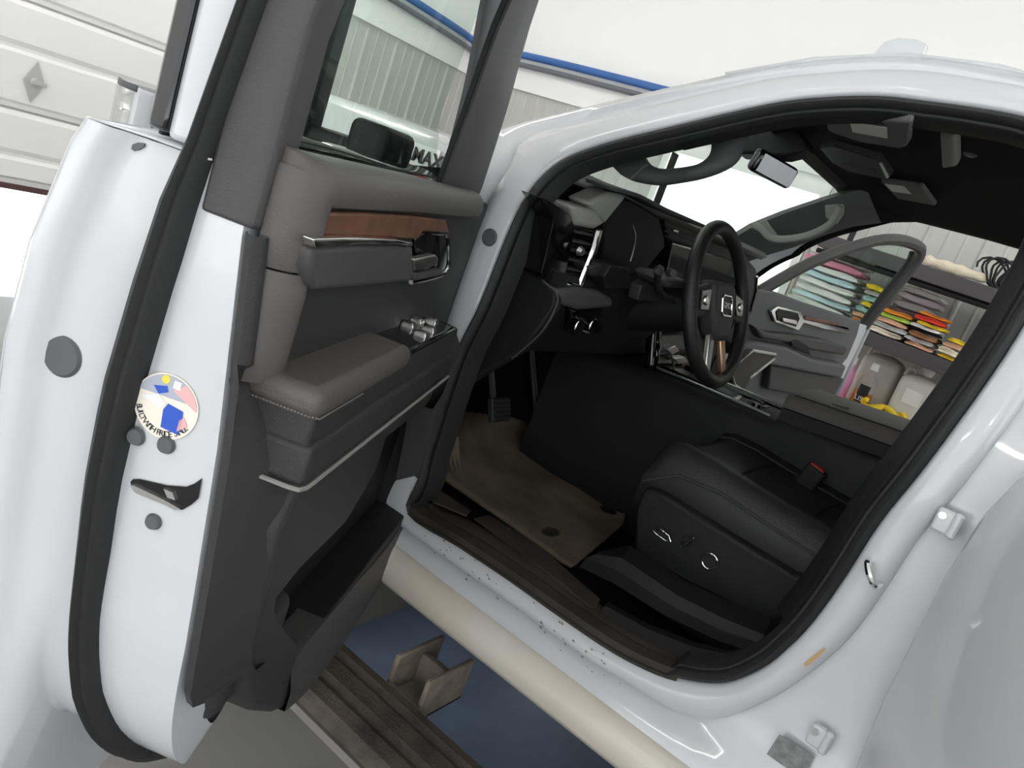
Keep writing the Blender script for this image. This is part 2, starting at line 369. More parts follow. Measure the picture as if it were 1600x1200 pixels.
# dried dirt specks along the painted sill
fl_v = []
for k in range(70):
    t = random.random(); px_ = 655 + 330 * t; py_ = 832 + 232 * t + random.uniform(-18, 44)
    c0 = on_side((px_, py_), -.0115); r = random.uniform(.0008, .0026)
    fl_v.append(([c0 + V((-.0005 * (j == 0), r * (2.2 if j % 2 else 1) * math.cos(j * 1.2566), r * math.sin(j * 1.2566))) for j in range(5)], [(0, 1, 2, 3, 4)]))
dsp = T('dirt_specks', join(*fl_v), 'mud', smooth=False); dsp['kind'] = 'stuff'
# certification label on the B pillar foot
lab = [on_z((1205, 1150), .73)] 
def strip_px(px4, fn): return [fn(p) for p in px4]
T('certification_label', prism([on_side(p, -.012) for p in ((1218, 1147), (1272, 1182), (1255, 1218), (1198, 1178))], (-.0008, 0, 0)), 'label_grey')

# roof
rail = [r[2] for r in RING[9:17]]; rail.sort(key=lambda v: v.y)
def edge(y):
    if y <= rail[0].y: return rail[0].x, rail[0].z
    for a, b in zip(rail, rail[1:]):
        if y <= b.y:
            t = (y - a.y) / (b.y - a.y); return a.x + (b.x - a.x) * t, a.z + (b.z - a.z) * t
    return rail[-1].x, rail[-1].z
rows = []
for i in range(15):
    y = -1.35 + (.70 + 1.35) * i / 14; x0, z0 = edge(y); x1 = 1.95 - x0
    r = [V((x0 - .002, y, z0))]
    for j in range(13):
        t = j / 12; x = x0 + .03 + (x1 - x0 - .06) * t; yy = y + .12 * (1 - (2 * t - 1) ** 2) * (i / 14)
        r.append(V((x, yy, z0 + .004 + .045 * (1 - (2 * t - 1) ** 2))))
    r.append(V((x1 + .002, y, z0))); rows.append(r)
T('roof_panel', loft(rows), 'paint', solid=.012)
c = on_x((1404, 84), .42)
fin = [(-.045, 0), (-.03, .012), (-.01, .024), (.02, .028), (.045, .024), (.05, 0)]
c.z = min(c.z, 2.0)
ey, ez = V((0, -1, 0)), V((0, 0, 1))
T('roof_antenna', loft([[c + ey * a + ez * (b - .03 if b == 0 else b) + V((dx * (1 - b * 15), 0, 0)) for a, b in fin] for dx in (-.022, .022)], closed_row=True, caps=True), 'paint', label='white shark fin roof antenna', bevel=.003)
# far side cab ring (passenger side, simplified mirror of the same opening)
def mir(p): return V((1.95 - p.x, p.y, p.z))
def mirs(p): return V((1.95 - p.x, p.y + (.13 if p.y > .7 and p.z < 1.45 else (.13 * max(0, 1 - (p.z - 1.45) / .15) if p.y > .7 else 0)), p.z))
T('cab_side', loft([[mirs(p) for p in r] for r in ([[q + V((0, 0, .07 * max(0, min(1, (q.z - 1.35) / .3)))) for q in Oc], [q + V((0, 0, .05 * max(0, min(1, (q.z - 1.35) / .3)))) for q in W1], W2])], closed_row=True), 'paint', ang=60)
T('weatherstrip', loft([[mirs(p + V((0, 0, .07 * max(0, min(1, (p.z - 1.35) / .3))))) for p in r] for r in wsr[:5]], closed_row=True), 'rubber', ang=60)

# hood, fender, front end, wheels, bed
hz = 1.535
hood_rows = []
for y, zc, xe in ((1.12, 1.50, .13), (1.3, 1.53, .10), (1.75, 1.54, .10), (2.1, 1.50, .11), (2.26, 1.43, .13)):
    r = []
    for x, dz in ((xe - .01, -.16), (xe - .005, -.06), (xe, -.015), (xe + .03, .0), (xe + .25, .012), (.975, .03), (1.70 - xe, .012), (1.92 - xe, 0), (1.95 - xe, -.015), (1.955 - xe, -.06), (1.96 - xe, -.16)):
        r.append(V((x, y, zc + dz)))
    hood_rows.append(r)
T('hood', loft(hood_rows), 'paint', solid=.01)
for s in (0, 1):
    f_ = (lambda v: v) if s == 0 else mir
    rows = []
    for y in (1.07, 1.2, 1.26, 1.35, 1.45, 1.6, 1.75, 1.9, 2.0, 2.1, 2.16, 2.28):
        arch = .62
        dxy = abs(y - 1.68)
        if dxy < .42: arch = .62 + math.sqrt(max(.0, .42 ** 2 - dxy ** 2)) * 1.05
        rows.append([f_(V(q)) for q in ((.12, y, 1.38), (.07, y, 1.36), (.005, y, 1.25), (-.01, y, 1.15 if arch < 1.1 else arch + .03), (-.02, y, max(arch, .62)))])
    T('fender', loft(rows), 'paint', solid=.012)
T('front_fascia', loft([[V((x, 2.40 + .08 * math.sin(math.pi * (x + .0) / 1.95), z)) for x in [0.02 + 1.91 * i / 10 for i in range(11)]] for z in (.55, .8, 1.1, 1.25, 1.36)]), 'gloss_black', solid=.05)
for s in (0, 1):
    f_ = (lambda v: v) if s == 0 else mir
    fc = T('front_corner', loft([[f_(V(q)) for q in ((.02, 2.24, z), (-.02, 2.26, z), (-.02, 2.34, z), (.01, 2.42, z), (.12, 2.47, z), (.3, 2.49, z))] for z in (.75, 1.0, 1.2, 1.34, 1.375, 1.385)]), 'paint', solid=.01)
    hl = T('headlight', loft([[f_(V((a, b, z))) for a, b in ((-.028, 2.28), (-.028, 2.35), (.004, 2.43), (.12, 2.482), (.3, 2.50))] for z in (1.16, 1.2, 1.3, 1.34, 1.37)]), 'clear_plastic', parent=None, solid=.006)
    for k in range(3): T('headlight_element', f_ and (lambda c_: box(c_, (.03, .035, .03)))(f_(V((-.012, 2.33 + .0 * k, 1.20 + .06 * k)))), 'chrome', parent=hl, bevel=.008)
    T('headlight_bezel', loft([[f_(V((a, b, z))) for a, b in ((-.027, 2.27), (-.026, 2.36), (.008, 2.437))] for z in (1.372, 1.39)]), 'grey_plug', parent=hl, solid=.006)
def wheel(x, y, s):
    prof = [(.235, -.12), (.33, -.135), (.385, -.125), (.405, -.10), (.41, 0), (.405, .10), (.385, .125), (.33, .135), (.235, .12)]
    n = 36
    rows = [[V((x + b, y + a * math.cos(2 * math.pi * i / n), .41 + a * math.sin(2 * math.pi * i / n))) for a, b in prof] for i in range(n)]
    t = T('tire', loft(rows, closed_col=True), 'tire')
    T('wheel_rim', join(disc((x - .09 * s, y, .41), (s, 0, 0), .235, .18, 32, .235), disc((x + .09 * s, y, .41), (s, 0, 0), .08, .05, 20, .05)), 'satin', parent=t)
for y in (1.68, -2.1):
    wheel(.13, y, -1); wheel(1.82, y, 1)
T('bed', join(bx(.0, .08, -3.2, -1.5, .75, 1.42), bx(1.87, 1.95, -3.2, -1.5, .75, 1.42), bx(.0, 1.95, -3.26, -3.2, .75, 1.42), bx(.0, 1.95, -1.5, -1.45, .75, 1.45), bx(.02, 1.93, -3.2, -1.5, .8, .85)), 'paint', bevel=.02)
T('frame_rail', join(bx(.42, .52, -3.1, 2.3, .45, .62), bx(1.43, 1.53, -3.1, 2.3, .45, .62), bx(.25, 1.7, 1.63, 1.73, .36, .46), bx(.25, 1.7, -2.15, -2.05, .36, .46)), 'plastic_black')
T('cab_floor', bx(.02, 1.93, -1.42, 1.32, .655, .70), 'plastic_black')
T('firewall', loft([[V((x, y, z)) for x in (.06, 1.89)] for y, z in ((1.12, .69), (1.32, .70), (1.45, .85), (1.48, 1.1), (1.40, 1.42), (1.14, 1.47))]), 'carpet', solid=.02)
# badge on the hood side
c = on_x((668, 243), .085); c = V((.085, c.y, c.z))
EX = V((0, -1, 0)); EZ = V((0, 0, 1))
bd = T('engine_badge', prism([c + EX * a + EZ * b for a, b in ((-.17, -.056), (.034, -.056), (.034, .019), (-.17, .019))], (.006, 0, 0)), 'print_white', smooth=False)
T('lettering', text('DURAMAX', .043, c + V((-.002, .056, -.008)), EX, EZ, bold=.0012), 'print_black', parent=bd, smooth=False)
rdb = T('red_bar', prism([c + V((-.001, 0, 0)) + EX * a + EZ * b for a, b in ((-.065, -.053), (.028, -.053), (.028, -.031), (-.065, -.031))], (-.001, 0, 0)), 'print_red', parent=bd, smooth=False)
T('lettering', text('TURBO DIESEL', .016, c + V((-.0035, .0185, -.042)), EX, EZ), 'print_white', parent=bd, smooth=False)

strip = mk('reflection_strip', *bx(.30, 1.7, -1.6, 1.35, .0, .002), 'reflection_blue', parent=floor, smooth=False)  # blue reflection on the floor under the truck, put in as colour
# running board
prof = [(-.10, .47), (-.115, .485), (-.135, .487), (-.15, .48), (-.165, .488), (-.205, .488), (-.22, .48), (-.235, .486), (-.262, .48), (-.272, .468), (-.275, .44), (-.262, .428), (-.25, .425), (-.12, .425), (-.10, .44)]
rbd = T('running_board', loft([[V((a, y, b)) for a, b in prof] for y in (-1.3, -.7, 0, .7, 1.25)], closed_row=True, caps=True), 'step_dirty', label='muddy black running board with ribs', ang=25)
T('edge_strip', bx(-.282, -.274, -1.3, 1.25, .432, .450), 'satin', parent=rbd)
c = on_z((716, 1030), .50)
yb = c.y
br = T('step_bracket', join(bx(-.10, .05, yb - .05, yb - .038, .44, .54), bx(-.10, .05, yb + .038, yb + .05, .44, .54), bx(-.10, .05, yb - .05, yb + .05, .44, .452), bx(-.02, .0, yb - .04, yb + .04, .44, .52), bx(-.11, -.09, yb - .05, yb + .05, .44, .475)), 'mud', label='mud caked step bracket', bevel=.004)
# ------------------------------------------------------------------ driver's door
def lerp_tab(tab, z):
    if z >= tab[0][0]: return tab[0][1]
    for (a, va), (b, vb) in zip(tab, tab[1:]):
        if z >= b: t = (a - z) / (a - b); return va + (vb - va) * t
    return tab[-1][1]
WI = [(1.42, .004), (1.38, .002), (1.17, -.029), (.95, -.052), (.7, -.06)]
WO = [(1.425, .165), (1.40, .176), (1.3, .196), (1.2, .202), (1.0, .19), (.85, .172), (.7, .15)]
UE = [(.95, DL), (.88, DL - .005), (.8, DL - .03), (.745, DL - .07), (.71, DL - .13), (.70, DL - .25)]
wi = lambda z: lerp_tab(WI, z); wo = lambda z: lerp_tab(WO, z)
path = [(DL, 1.425), (DL, 1.40), (DL, 1.3), (DL, 1.2), (DL, 1.1), (DL, 1.0), (DL, .94), (DL - .006, .88), (DL - .016, .835), (DL - .035, .79), (DL - .065, .75), (DL - .105, .722), (DL - .16, .705), (DL - .25, .70), (.5, .70), (.2, .70), (.06, .70)]
path = [(p.x, p.y) for p in cat([V((u, z, 0)) for u, z in path], 3)]
def pn(i):
    a = V((*path[max(i - 1, 0)], 0)); b = V((*path[min(i + 1, len(path) - 1)], 0)); t = (b - a).normalized(); return V((t.y, -t.x, 0))   # towards door middle
rows = []
for i, (u, z) in enumerate(path):
    n_ = pn(i); a, b = wi(z), wo(z)
    def q(o_, w_): return D(u + n_.x * o_, w_, z + n_.y * o_)
    sm = max(0, min(1, (1.0 - z) / .30)); sm = sm * sm * (3 - 2 * sm)
    def q2(o_, w_): return D(u + n_.x * o_ + .05 * sm, w_, z + n_.y * o_ - .13 * sm)
    sb = max(0, min(1, (DL - .07 - u) / .12)); sb = sb * sb * (3 - 2 * sb)
    if u < .8: a = a + (.07) * min(1, (.8 - u) / .08)
    def q3(o_, w_, k): return D(u + n_.x * o_, w_, z + n_.y * o_ + .10 * sb * k)
    rows.append([q3(.05, a - .002, 1), q3(.0, a + .006, 1), q3(-.0, a + .012, .85), q3(0, .05, .2), q(.004, .058), q(.004, .10), q(.0, .108), q2(0, b - .05), q2(-.004, b - .035), q2(-.014, b - .026), q2(-.016, b - .006), q2(-.012, b), q2(.03, b + .004)])
door = T('front_door', loft(rows), 'paint', label='white front door standing open, grey padded trim inside', ang=60)
def Dp(name, vf, m, label=None, **k): return T(name, vf, m, parent=door, label=label, **k)
zz = [1.425, 1.40, 1.35, 1.3, 1.2, 1.1, 1.0, .9, .8, .7, .64, .60, .575]
UO = [(.95, DL), (.85, DL + .01), (.75, DL - .0), (.67, DL - .05), (.61, DL - .12), (.575, DL - .22)]
Dp('outer_panel', loft([[D(lerp_tab(UO, z) * t + .02 * (1 - t) + .01 * t, wo(z) + .008 * math.sin(math.pi * t), z) for t in (0, .1, .3, .5, .7, .9, .97, 1)] for z in zz]), 'paint', solid=.006)
# shoulder ledge and inner shell
Dp('belt_ledge', loft([[D(u, w_, z) for u in (DL + .008, DL - .2, .3, .03)] for w_, z in ((.168, 1.420), (.16, 1.425), (.13, 1.427), (.105, 1.428), (.05, 1.428))]), 'paint', solid=.002)
Dp('inner_panel', loft([[D(u, .02, z) for u in (lerp_tab(UE, z) - .02, .02)] for z in (1.42, 1.0, .85, .80, .78)]), 'plastic_black', solid=.004)
# jamb seal
sl_ = [(262, 300), (216, 440), (168, 600), (140, 750), (127, 900), (117, 1000), (124, 1062), (142, 1112), (170, 1162), (212, 1190), (250, 1188), (279, 1175), (310, 1153)]
sr_ = [(303, 342), (262, 462), (222, 590), (190, 722), (164, 900), (159, 985), (165, 1062), (180, 1112), (200, 1145), (232, 1166), (268, 1166), (290, 1160), (312, 1151)]
rows = []
seal_path = [(.058, 1.62), (.06, 1.42)] 
sp = []
NP = 6
for (u, z) in [(DL, 1.80), (DL, 1.68), (DL, 1.6), (DL, 1.5), (DL, 1.44), (DL, 1.38)] + path[6:]:
    if u > .82: sp.append((u, z))
def TT(z): return -1.6 * max(0, z - 1.55) ** 2
for i, (u, z) in enumerate(sp):
    j = max(0, i); n_ = pn(j) if i > 5 else V((-1, 0, 0))
    wl = lerp_tab([(1.8, .059), (1.563, .059), (1.49, .068), (1.437, .074), (1.386, .085), (1.298, .093), (1.19, .099), (1.087, .095), (.982, .083), (.907, .074), (.85, .064), (.79, .046), (.75, .03), (.72, .015), (.706, .0), (.70, -.02)], z) + TT(z)
    wd = lerp_tab([(1.57, .022), (1.43, .024), (1.37, .03), (1.2, .032), (1.1, .029), (.98, .026), (.8, .03), (.70, .034)], z)
    def q(o_, w_): return D(u + n_.x * o_, w_, z + n_.y * o_)
    rows.append([q(.004, wl + .002), q(-.012, wl - .002), q(-.019, wl - wd * .3), q(-.013, wl - wd * .5), q(-.018, wl - wd * .75), q(-.010, wl - wd), q(.004, wl - wd - .002)])
Dp('jamb_seal', loft(rows), 'rubber', label='black rubber jamb seal', ang=50)
# window frame: white outer post, dark applique, dark garnish inside
def post(sec, zs, m, name, **k):
    rows = [[D(u, w_ + TT(z), z) for u, w_ in sec] for z in zs]
    return Dp(name, loft(rows, closed_row=True, caps=True), m, **k)
zs_ = [1.432, 1.45, 1.5, 1.56, 1.62, 1.68, 1.74, 1.80, 1.83]
post([(DL - .006, .05), (DL, .066), (DL, .098), (DL - .03, .106), (DL - .05, .07), (DL - .05, .05)], zs_, 'paint', 'frame_post', bevel=.006)
post([(DL + .004, .098), (DL - .006, .122), (DL - .10, .13), (DL - .10, .116), (DL - .02, .098)], [1.436] + zs_[1:], 'gloss_black', 'frame_applique', bevel=.004, label='dark pillar applique')
post([(DL + .003, .05), (DL + .004, .002), (DL - .002, -.004), (DL - .05, -.002), (DL - .06, .006), (DL - .06, .045)], [1.382, 1.39, 1.40, 1.425] + zs_[1:], 'plastic_grey', 'frame_garnish', bevel=.006)
# front of the window frame and sail
fr = [(d_w((688, 300), .0), d_w((744, 322), .0)), (d_w((735, 172), -.02), d_w((792, 172), -.02)), (d_w((800, 0), -.055), d_w((842, 0), -.055)), (D(.62, -.12, 1.80), D(.58, -.13, 1.845)), (D(.78, -.135, 1.825), D(.77, -.14, 1.865)), (D(DL - .06, -.135, 1.83), D(DL, -.14, 1.87))]
a_ = cat([x[0] for x in fr], 4); b_ = cat([x[1] for x in fr], 4)
o3 = dn * .045
Dp('frame_garnish', loft([[p + dn * .01 for p in a_], a_, [p.lerp(q_, .4) - dn * .008 for p, q_ in zip(a_, b_)], b_, [p + o3 for p in b_]]), 'plastic_grey', ang=50)
Dp('frame_post', loft([[p + o3 - dd * .012 for p in b_], [p + o3 * 1.2 - dd * .016 for p in b_], [p + dn * .085 - dd * .012 for p in b_], [p + dn * .085 + dd * .03 for p in b_]]), 'paint', ang=50)
Dp('glass_run', loft([[p + dn * .004 for p in a_], [p + dn * .005 + dd * .006 for p in a_], [p + dn * .012 + dd * .006 for p in a_]]), 'rubber')
# glass
gp = [(.22, 1.425, .03), (.33, 1.56, .01), (.43, 1.70, -.03), (.56, 1.79, -.08)]
rows = []
for t in [i / 8 for i in range(9)]:
    row = []
    for u0, z, w_ in gp:
        row.append(D(u0 + (DL - .04 - u0) * t, .045 + TT(z) * .95 - .008, z if t < .5 or z < 1.7 else z + .01))
    rows.append(row)
Dp('window_glass', loft(rows), 'glass_door', label='green tinted side window')
Dp('belt_seal', loft([[D(u, w_, z) for u in (DL - .05, .5, .2)] for w_, z in ((.028, 1.43), (.026, 1.452), (.012, 1.456), (.0, 1.45))]), 'rubber')
Dp('belt_molding', loft([[D(u, w_, z) for u in (DL - .05, .5, .1)] for w_, z in ((.135, 1.428), (.132, 1.45), (.10, 1.462), (.06, 1.455))]), 'gloss_black', solid=.004)
# jamb hardware
JN = -dd
def jd(px_, lift=.0): return d_u(px_, DL + lift)
for hp, r_ in (((213, 682), .0095), ((260, 695), .0095), ((240, 815), .0088)):
    c = jd(hp, .001); b_ = Dp('latch_bolt', disc(c, dd, r_, .004, 20, r_ * .8), 'grey_plug'); 
    T('bolt_socket', disc(c + dd * .0042, dd, r_ * .45, .0006, 6), 'gloss_black', parent=b_) if False else None
c = jd((97, 557), .0005); Dp('grommet', disc(c, dd, .021, .003, 28, .018), 'grey_plug')
c = jd((217, 229), .001) 
Dp('grommet', prism([jd(p, .0015) for p in ((207, 233), (209, 226), (218, 223), (227, 224), (227, 229), (219, 234), (211, 236))], dd * .002), 'grey_plug')
sp_ = [(205, 752), (209, 748), (218, 748), (262, 758), (292, 760), (305, 755), (316, 747), (311, 778), (300, 788), (286, 796), (276, 795), (262, 786), (215, 768), (206, 760)]
lt = Dp('door_latch', prism([jd(p, .001) for p in sp_], dd * .0012), 'gloss_black', label='black latch slot')
T('latch_fork', join(prism([jd(p, .002) for p in ((206, 757), (212, 757), (264, 782), (284, 794), (276, 796), (262, 788), (214, 769))], dd * .003), prism([jd(p, .002) for p in ((258, 762), (272, 768), (276, 780), (264, 776))], dd * .003)), 'satin', parent=lt) if False else Dp('latch_fork', join(prism([jd(p, .002) for p in ((206, 757), (212, 757), (264, 782), (284, 794), (276, 796), (262, 788), (214, 769))], dd * .003), prism([jd(p, .002) for p in ((258, 762), (272, 768), (276, 780), (264, 776))], dd * .003)), 'satin')
# round sticker with printed patches and rim lettering
c = jd((260, 635), .001); ex = dn * -1; ey = V((0, 0, 1)); R_ = .033
stk = Dp('sticker', disc(c, dd, R_, .0006, 40), 'print_cream', label='round printed sticker', smooth=False)
def sq(pts, k, m):
    Dp('sticker_print', prism([c + dd * (.0007 + .0002 * k) + ex * a * R_ + ey * b * R_ for a, b in pts], dd * .0002), m, smooth=False)
def arc(r, a0, a1, n=10): return [(r * math.cos(math.radians(a0 + (a1 - a0) * i / n)), r * math.sin(math.radians(a0 + (a1 - a0) * i / n))) for i in range(n + 1)]
sq(arc(.96, 20, 165, 16), 1, 'print_grey'); sq([(.1, .55)] + arc(.95, 10, 62), 2, 'print_pink'); sq([(.0, -.65), (.55, -.68), (.62, -.5), (.55, .05), (.05, .12), (-.05, -.1)], 3, 'print_blue')
sq([(-.85, .05), (-.3, .3), (-.02, .1), (-.15, -.12), (-.5, .0)], 2, 'print_white'); sq([(.5, -.6), (.78, -.35), (.62, -.1), (.5, -.25)], 3, 'print_pink')
sq([(.08, .62), (.3, .62), (.3, .86), (.08, .86)], 3, 'print_white'); sq(arc(.14, 0, 330, 12) if False else [(-.18 + .13 * math.cos(k * .6), .8 + .13 * math.sin(k * .6)) for k in range(10)], 3, 'print_yellow')
sq([(-.5, .5), (-.1, .62), (-.02, .45), (-.3, .3)], 3, 'print_blue')
T_s = 'BUILT WITH PRIDE SINCE'
for k, chx in enumerate(T_s):
    if chx == ' ': continue
    a = math.radians(200 + 130 * k / (len(T_s) - 1)); rad = V((math.cos(a), math.sin(a)))
    o2 = c + dd * .001 + ex * rad.x * R_ * .84 + ey * rad.y * R_ * .84; tx = ex * -rad.y + ey * rad.x
    Dp('lettering', text(chx, .0085, o2, tx, tx.cross(dd) * -1 if False else dd.cross(tx), .0002), 'print_black', smooth=False)

# interior trim -------------------------------------------------------------
def bulge(u0, u1, z0, z1, w0, w1, m, name, bev=.015, label=None, slope=0):
    vs = [D(u, w_, z + slope * (DL - u)) for u in (u0, u1) for w_ in (w0, w1) for z in (z0, z1)]
    return Dp(name, (vs, [(0, 1, 3, 2), (4, 6, 7, 5), (0, 4, 5, 1), (2, 3, 7, 6), (0, 2, 6, 4), (1, 5, 7, 3)]), m, bevel=bev, seg=4, label=label)
def px_prism(pix, w_, back, m, name, bev=.004, seg=3, label=None, parent=None, **k):
    return T(name, prism([d_w(p, w_) for p in pix], dn * back), m, parent=parent or door, bevel=bev, seg=seg, label=label, **k)
bulge(.02, DL - .03, 1.16, 1.44, -.034, .03, 'plastic', 'door_card', .01)
# upper pad: swept leather roll along the belt, returning down the rear
psec = [(.0, 1.450), (-.012, 1.461), (-.03, 1.459), (-.043, 1.452), (-.05, 1.442), (-.052, 1.430), (-.048, 1.420), (-.038, 1.416), (-.02, 1.416)]
rows = []
for u, s_ in ((.95, .30), (.945, .62), (.935, .84), (.92, .95), (.90, 1), (.6, 1), (.3, 1), (.2, .95), (.12, .8), (.10, .5)):
    rows.append([D(u, w_ * s_, z + (.0 if u > .3 else -.004)) for w_, z in psec])
Dp('upper_pad', loft(rows, closed_row=True, caps=True), 'leather_grey', label='grey leather upper door pad')
rsec = [(.952, .006), (.956, -.004), (.956, -.016), (.953, -.028), (.943, -.038), (.931, -.045), (.919, -.048), (.910, -.044), (.906, -.03)]
for z0_, z1_ in ((1.352, 1.446), (1.238, 1.350)):
    rows = []
    for k in range(7):
        z = z0_ + (z1_ - z0_) * k / 6; e = .004 if k in (0, 6) else 0
        ww = wi(z); rows.append([D(u - e * .5, min(w_, ww - .004) + e, z) for u, w_ in rsec])
    Dp('rear_roll', loft(rows), 'leather_grey')
px_prism([(517, 333), (560, 333), (650, 338), (697, 344), (703, 364), (662, 362), (652, 374), (492, 369), (500, 352)], -.044, .010, 'wood', 'wood_insert', .003, 2, 'reddish brown wood trim insert')
px_prism([(490, 374), (560, 372), (620, 375), (646, 379), (646, 385), (620, 382), (560, 382), (492, 388)], -.056, .012, 'chrome', 'chrome_strip', .002, 2, 'chrome trim strip')
px_prism([(490, 389), (560, 384), (620, 384), (646, 388), (648, 430), (640, 441), (560, 449), (492, 455), (486, 445), (484, 420)], -.052, .018, 'plastic_grey', 'pull_grip', .006, 3)
bz = px_prism([(650, 374), (662, 363), (702, 366), (704, 420), (690, 430), (642, 442), (648, 430)], -.04, .02, 'gloss_black', 'handle_bezel', .003, 2)
Dp('chrome_rim', tube(cat([d_w(p, -.05) for p in ((642, 441), (668, 436), (690, 429), (699, 418), (701, 400), (700, 370))], 4), .0035, 8), 'chrome')
px_prism([(649, 406), (682, 399), (685, 403), (684, 413), (668, 421), (650, 423)], -.058, .014, 'satin', 'inside_handle', .003, 3, 'satin silver inside door handle')
px_prism([(650, 427), (692, 421), (694, 427), (684, 431), (648, 439)], -.054, .012, 'plastic_grey', 'lock_button', .002, 2)
# armrest
def slab(u0, u1, w1, z0, z1, m, name, bev, label=None, drop=.018):
    vs = [D(u, w_, z - (DL - u) * drop) for u in (u0, u1) for w_ in (.0, w1) for z in (z0, z1)]
    return Dp(name, (vs, [(0, 1, 3, 2), (4, 6, 7, 5), (0, 4, 5, 1), (2, 3, 7, 6), (0, 2, 6, 4), (1, 5, 7, 3)]), m, bevel=bev, seg=4, label=label)
slab(.268, .932, -.096, 1.186, 1.238, 'plastic', 'armrest', .007)
slab(.262, .934, -.103, 1.148, 1.192, 'plastic', 'armrest_base', .007)
slab(.60, .936, -.099, 1.216, 1.251, 'leather_grey', 'armrest_pad', .014, 'grey leather armrest pad')
st_pts = resample([D(.9375, -.012, 1.224), D(.9375, -.09, 1.224), D(.93, -.1, 1.223), D(.80, -.1005, 1.221)], 60)
Dp('stitching', join(*[tube([st_pts[i] + dd * .0015, st_pts[i].lerp(st_pts[i + 1], .6) + dd * .0015], .0011, 5) for i in range(59)]), 'stitch')
# silver accent line along tier
ac = [D(.941, -.03, 1.1475), D(.940, -.06, 1.1472), D(.939, -.092, 1.147), D(.936, -.102, 1.1467), D(.925, -.1055, 1.1462), D(.6, -.106, 1.1402), D(.27, -.106, 1.134)]
Dp('accent_line', tube(ac, .0026, 6), 'trim_light', label='thin silver accent line')
# switch panel on the armrest front
zsw = 1.236
def swz(p, dz_=0): return on_z(p, zsw + dz_)
Dp('switch_panel', prism([D(u, w_, 1.226 + z_) for u, w_, z_ in ((.60, -.092, .004), (.60, -.02, .004), (.32, -.02, -.004), (.29, -.04, -.005), (.285, -.09, -.005))], (0, 0, .006)), 'gloss_black', bevel=.003)
Dp('chrome_rim', tube([D(.595, -.094, 1.232), D(.45, -.095, 1.229), D(.30, -.093, 1.226), D(.285, -.08, 1.226), D(.29, -.035, 1.226)], .0025, 6), 'chrome')
for k, (u, w_) in enumerate(((.47, -.075), (.42, -.075), (.44, -.045), (.39, -.045), (.35, -.06))):
    Dp('window_switch', loft([[D(u + a * .012 * s_, w_ + b * .011 * s_, 1.229 + h) for a, b in ((-1, -1), (1, -1), (1, 1), (-1, 1))] for h, s_ in ((0, 1), (.008, .95), (.012, .7))], closed_row=True, caps=True), 'satin', bevel=.002)
# lower panel
px_prism([(474, 744), (560, 682), (640, 624), (682, 590), (676, 622), (660, 645), (604, 688), (590, 735), (541, 820), (466, 897), (436, 935), (434, 950), (451, 985), (473, 1013), (470, 1050), (455, 1104), (428, 1116), (398, 1114), (386, 1085), (392, 1020), (412, 930), (434, 835)],
         -.088, .10, 'plastic', 'lower_panel', .012, 4)
fl = [(1.242, .93, -.015), (1.2, .925, -.05), (1.16, .92, -.075), (1.08, .912, -.078), (1.0, .915, -.084), (.94, .912, -.088), (.90, .905, -.09), (.875, .895, -.09), (.86, .885, -.088)]
rows = []
for z, uc, wc in fl:
    e = lerp_tab([(1.4, 0), (.92, 0), (.89, .01), (.87, .025), (.86, .05)], z)
    rows.append([D(DL - .02 - e, wi(z) + .01, z), D(DL + .004 - e, wi(z) - .002, z), D(DL + .008 - e, wi(z) - .012, z), D(DL + .002 - e, wi(z) * .6 + wc * .4, z), D(uc + .014 - e, wi(z) * .2 + wc * .8, z), D(uc - .012 - e, wc - .004, z)])
rows = [[D(DL - .02, wi(z) + .01, z), D(DL + .004, wi(z) - .0, z), D(DL + .008, wi(z) - .008, z), D(DL + .002, wi(z) - .014, z), D(.957, wi(z) - .016, z), D(.95, wi(z) - .012, z)] for z in (1.378, 1.32, 1.26)] + rows
rows.append([D(DL - .12, -.04, .85)] * 2 + [D(DL - .12, -.06, .85)] * 4)
Dp('panel_flank', loft(rows), 'plastic')
bulge(.03, .90, .74, 1.15, -.012, .0, 'plastic_black', 'pocket_back', .002)
bulge(.70, .895, .80, .89, -.070, -.03, 'plastic', 'panel_foot', .02)
bulge(.025, .06, .70, 1.16, -.086, .0, 'plastic_black', 'pocket_end', .004)
bulge(.05, .56, .725, .755, -.086, .0, 'plastic_black', 'pocket_floor', .004)
lip = [((676, 640), (703, 585)), ((668, 690), (692, 650)), ((655, 745), (672, 735)), ((638, 805), (648, 798)), ((600, 862), (612, 885)), ((560, 908), (575, 945)), ((515, 962), (530, 1015)), ((473, 1013), (480, 1080)), ((455, 1050), (445, 1112))]
la = cat([d_w(a, -.088) for a, b in lip], 3); lb = cat([d_w(b, -.094) for a, b in lip], 3)
Dp('pocket_lip', loft([[p + dn * .05 for p in la], la, [p.lerp(q_, .5) - dn * .004 for p, q_ in zip(la, lb)], lb, [p + dn * .08 for p in lb]]), 'plastic_grey', ang=50)
px_prism([(690, 545), (716, 522), (722, 545), (700, 590), (684, 592)], -.092, .09, 'plastic_grey', 'lower_panel', .006)
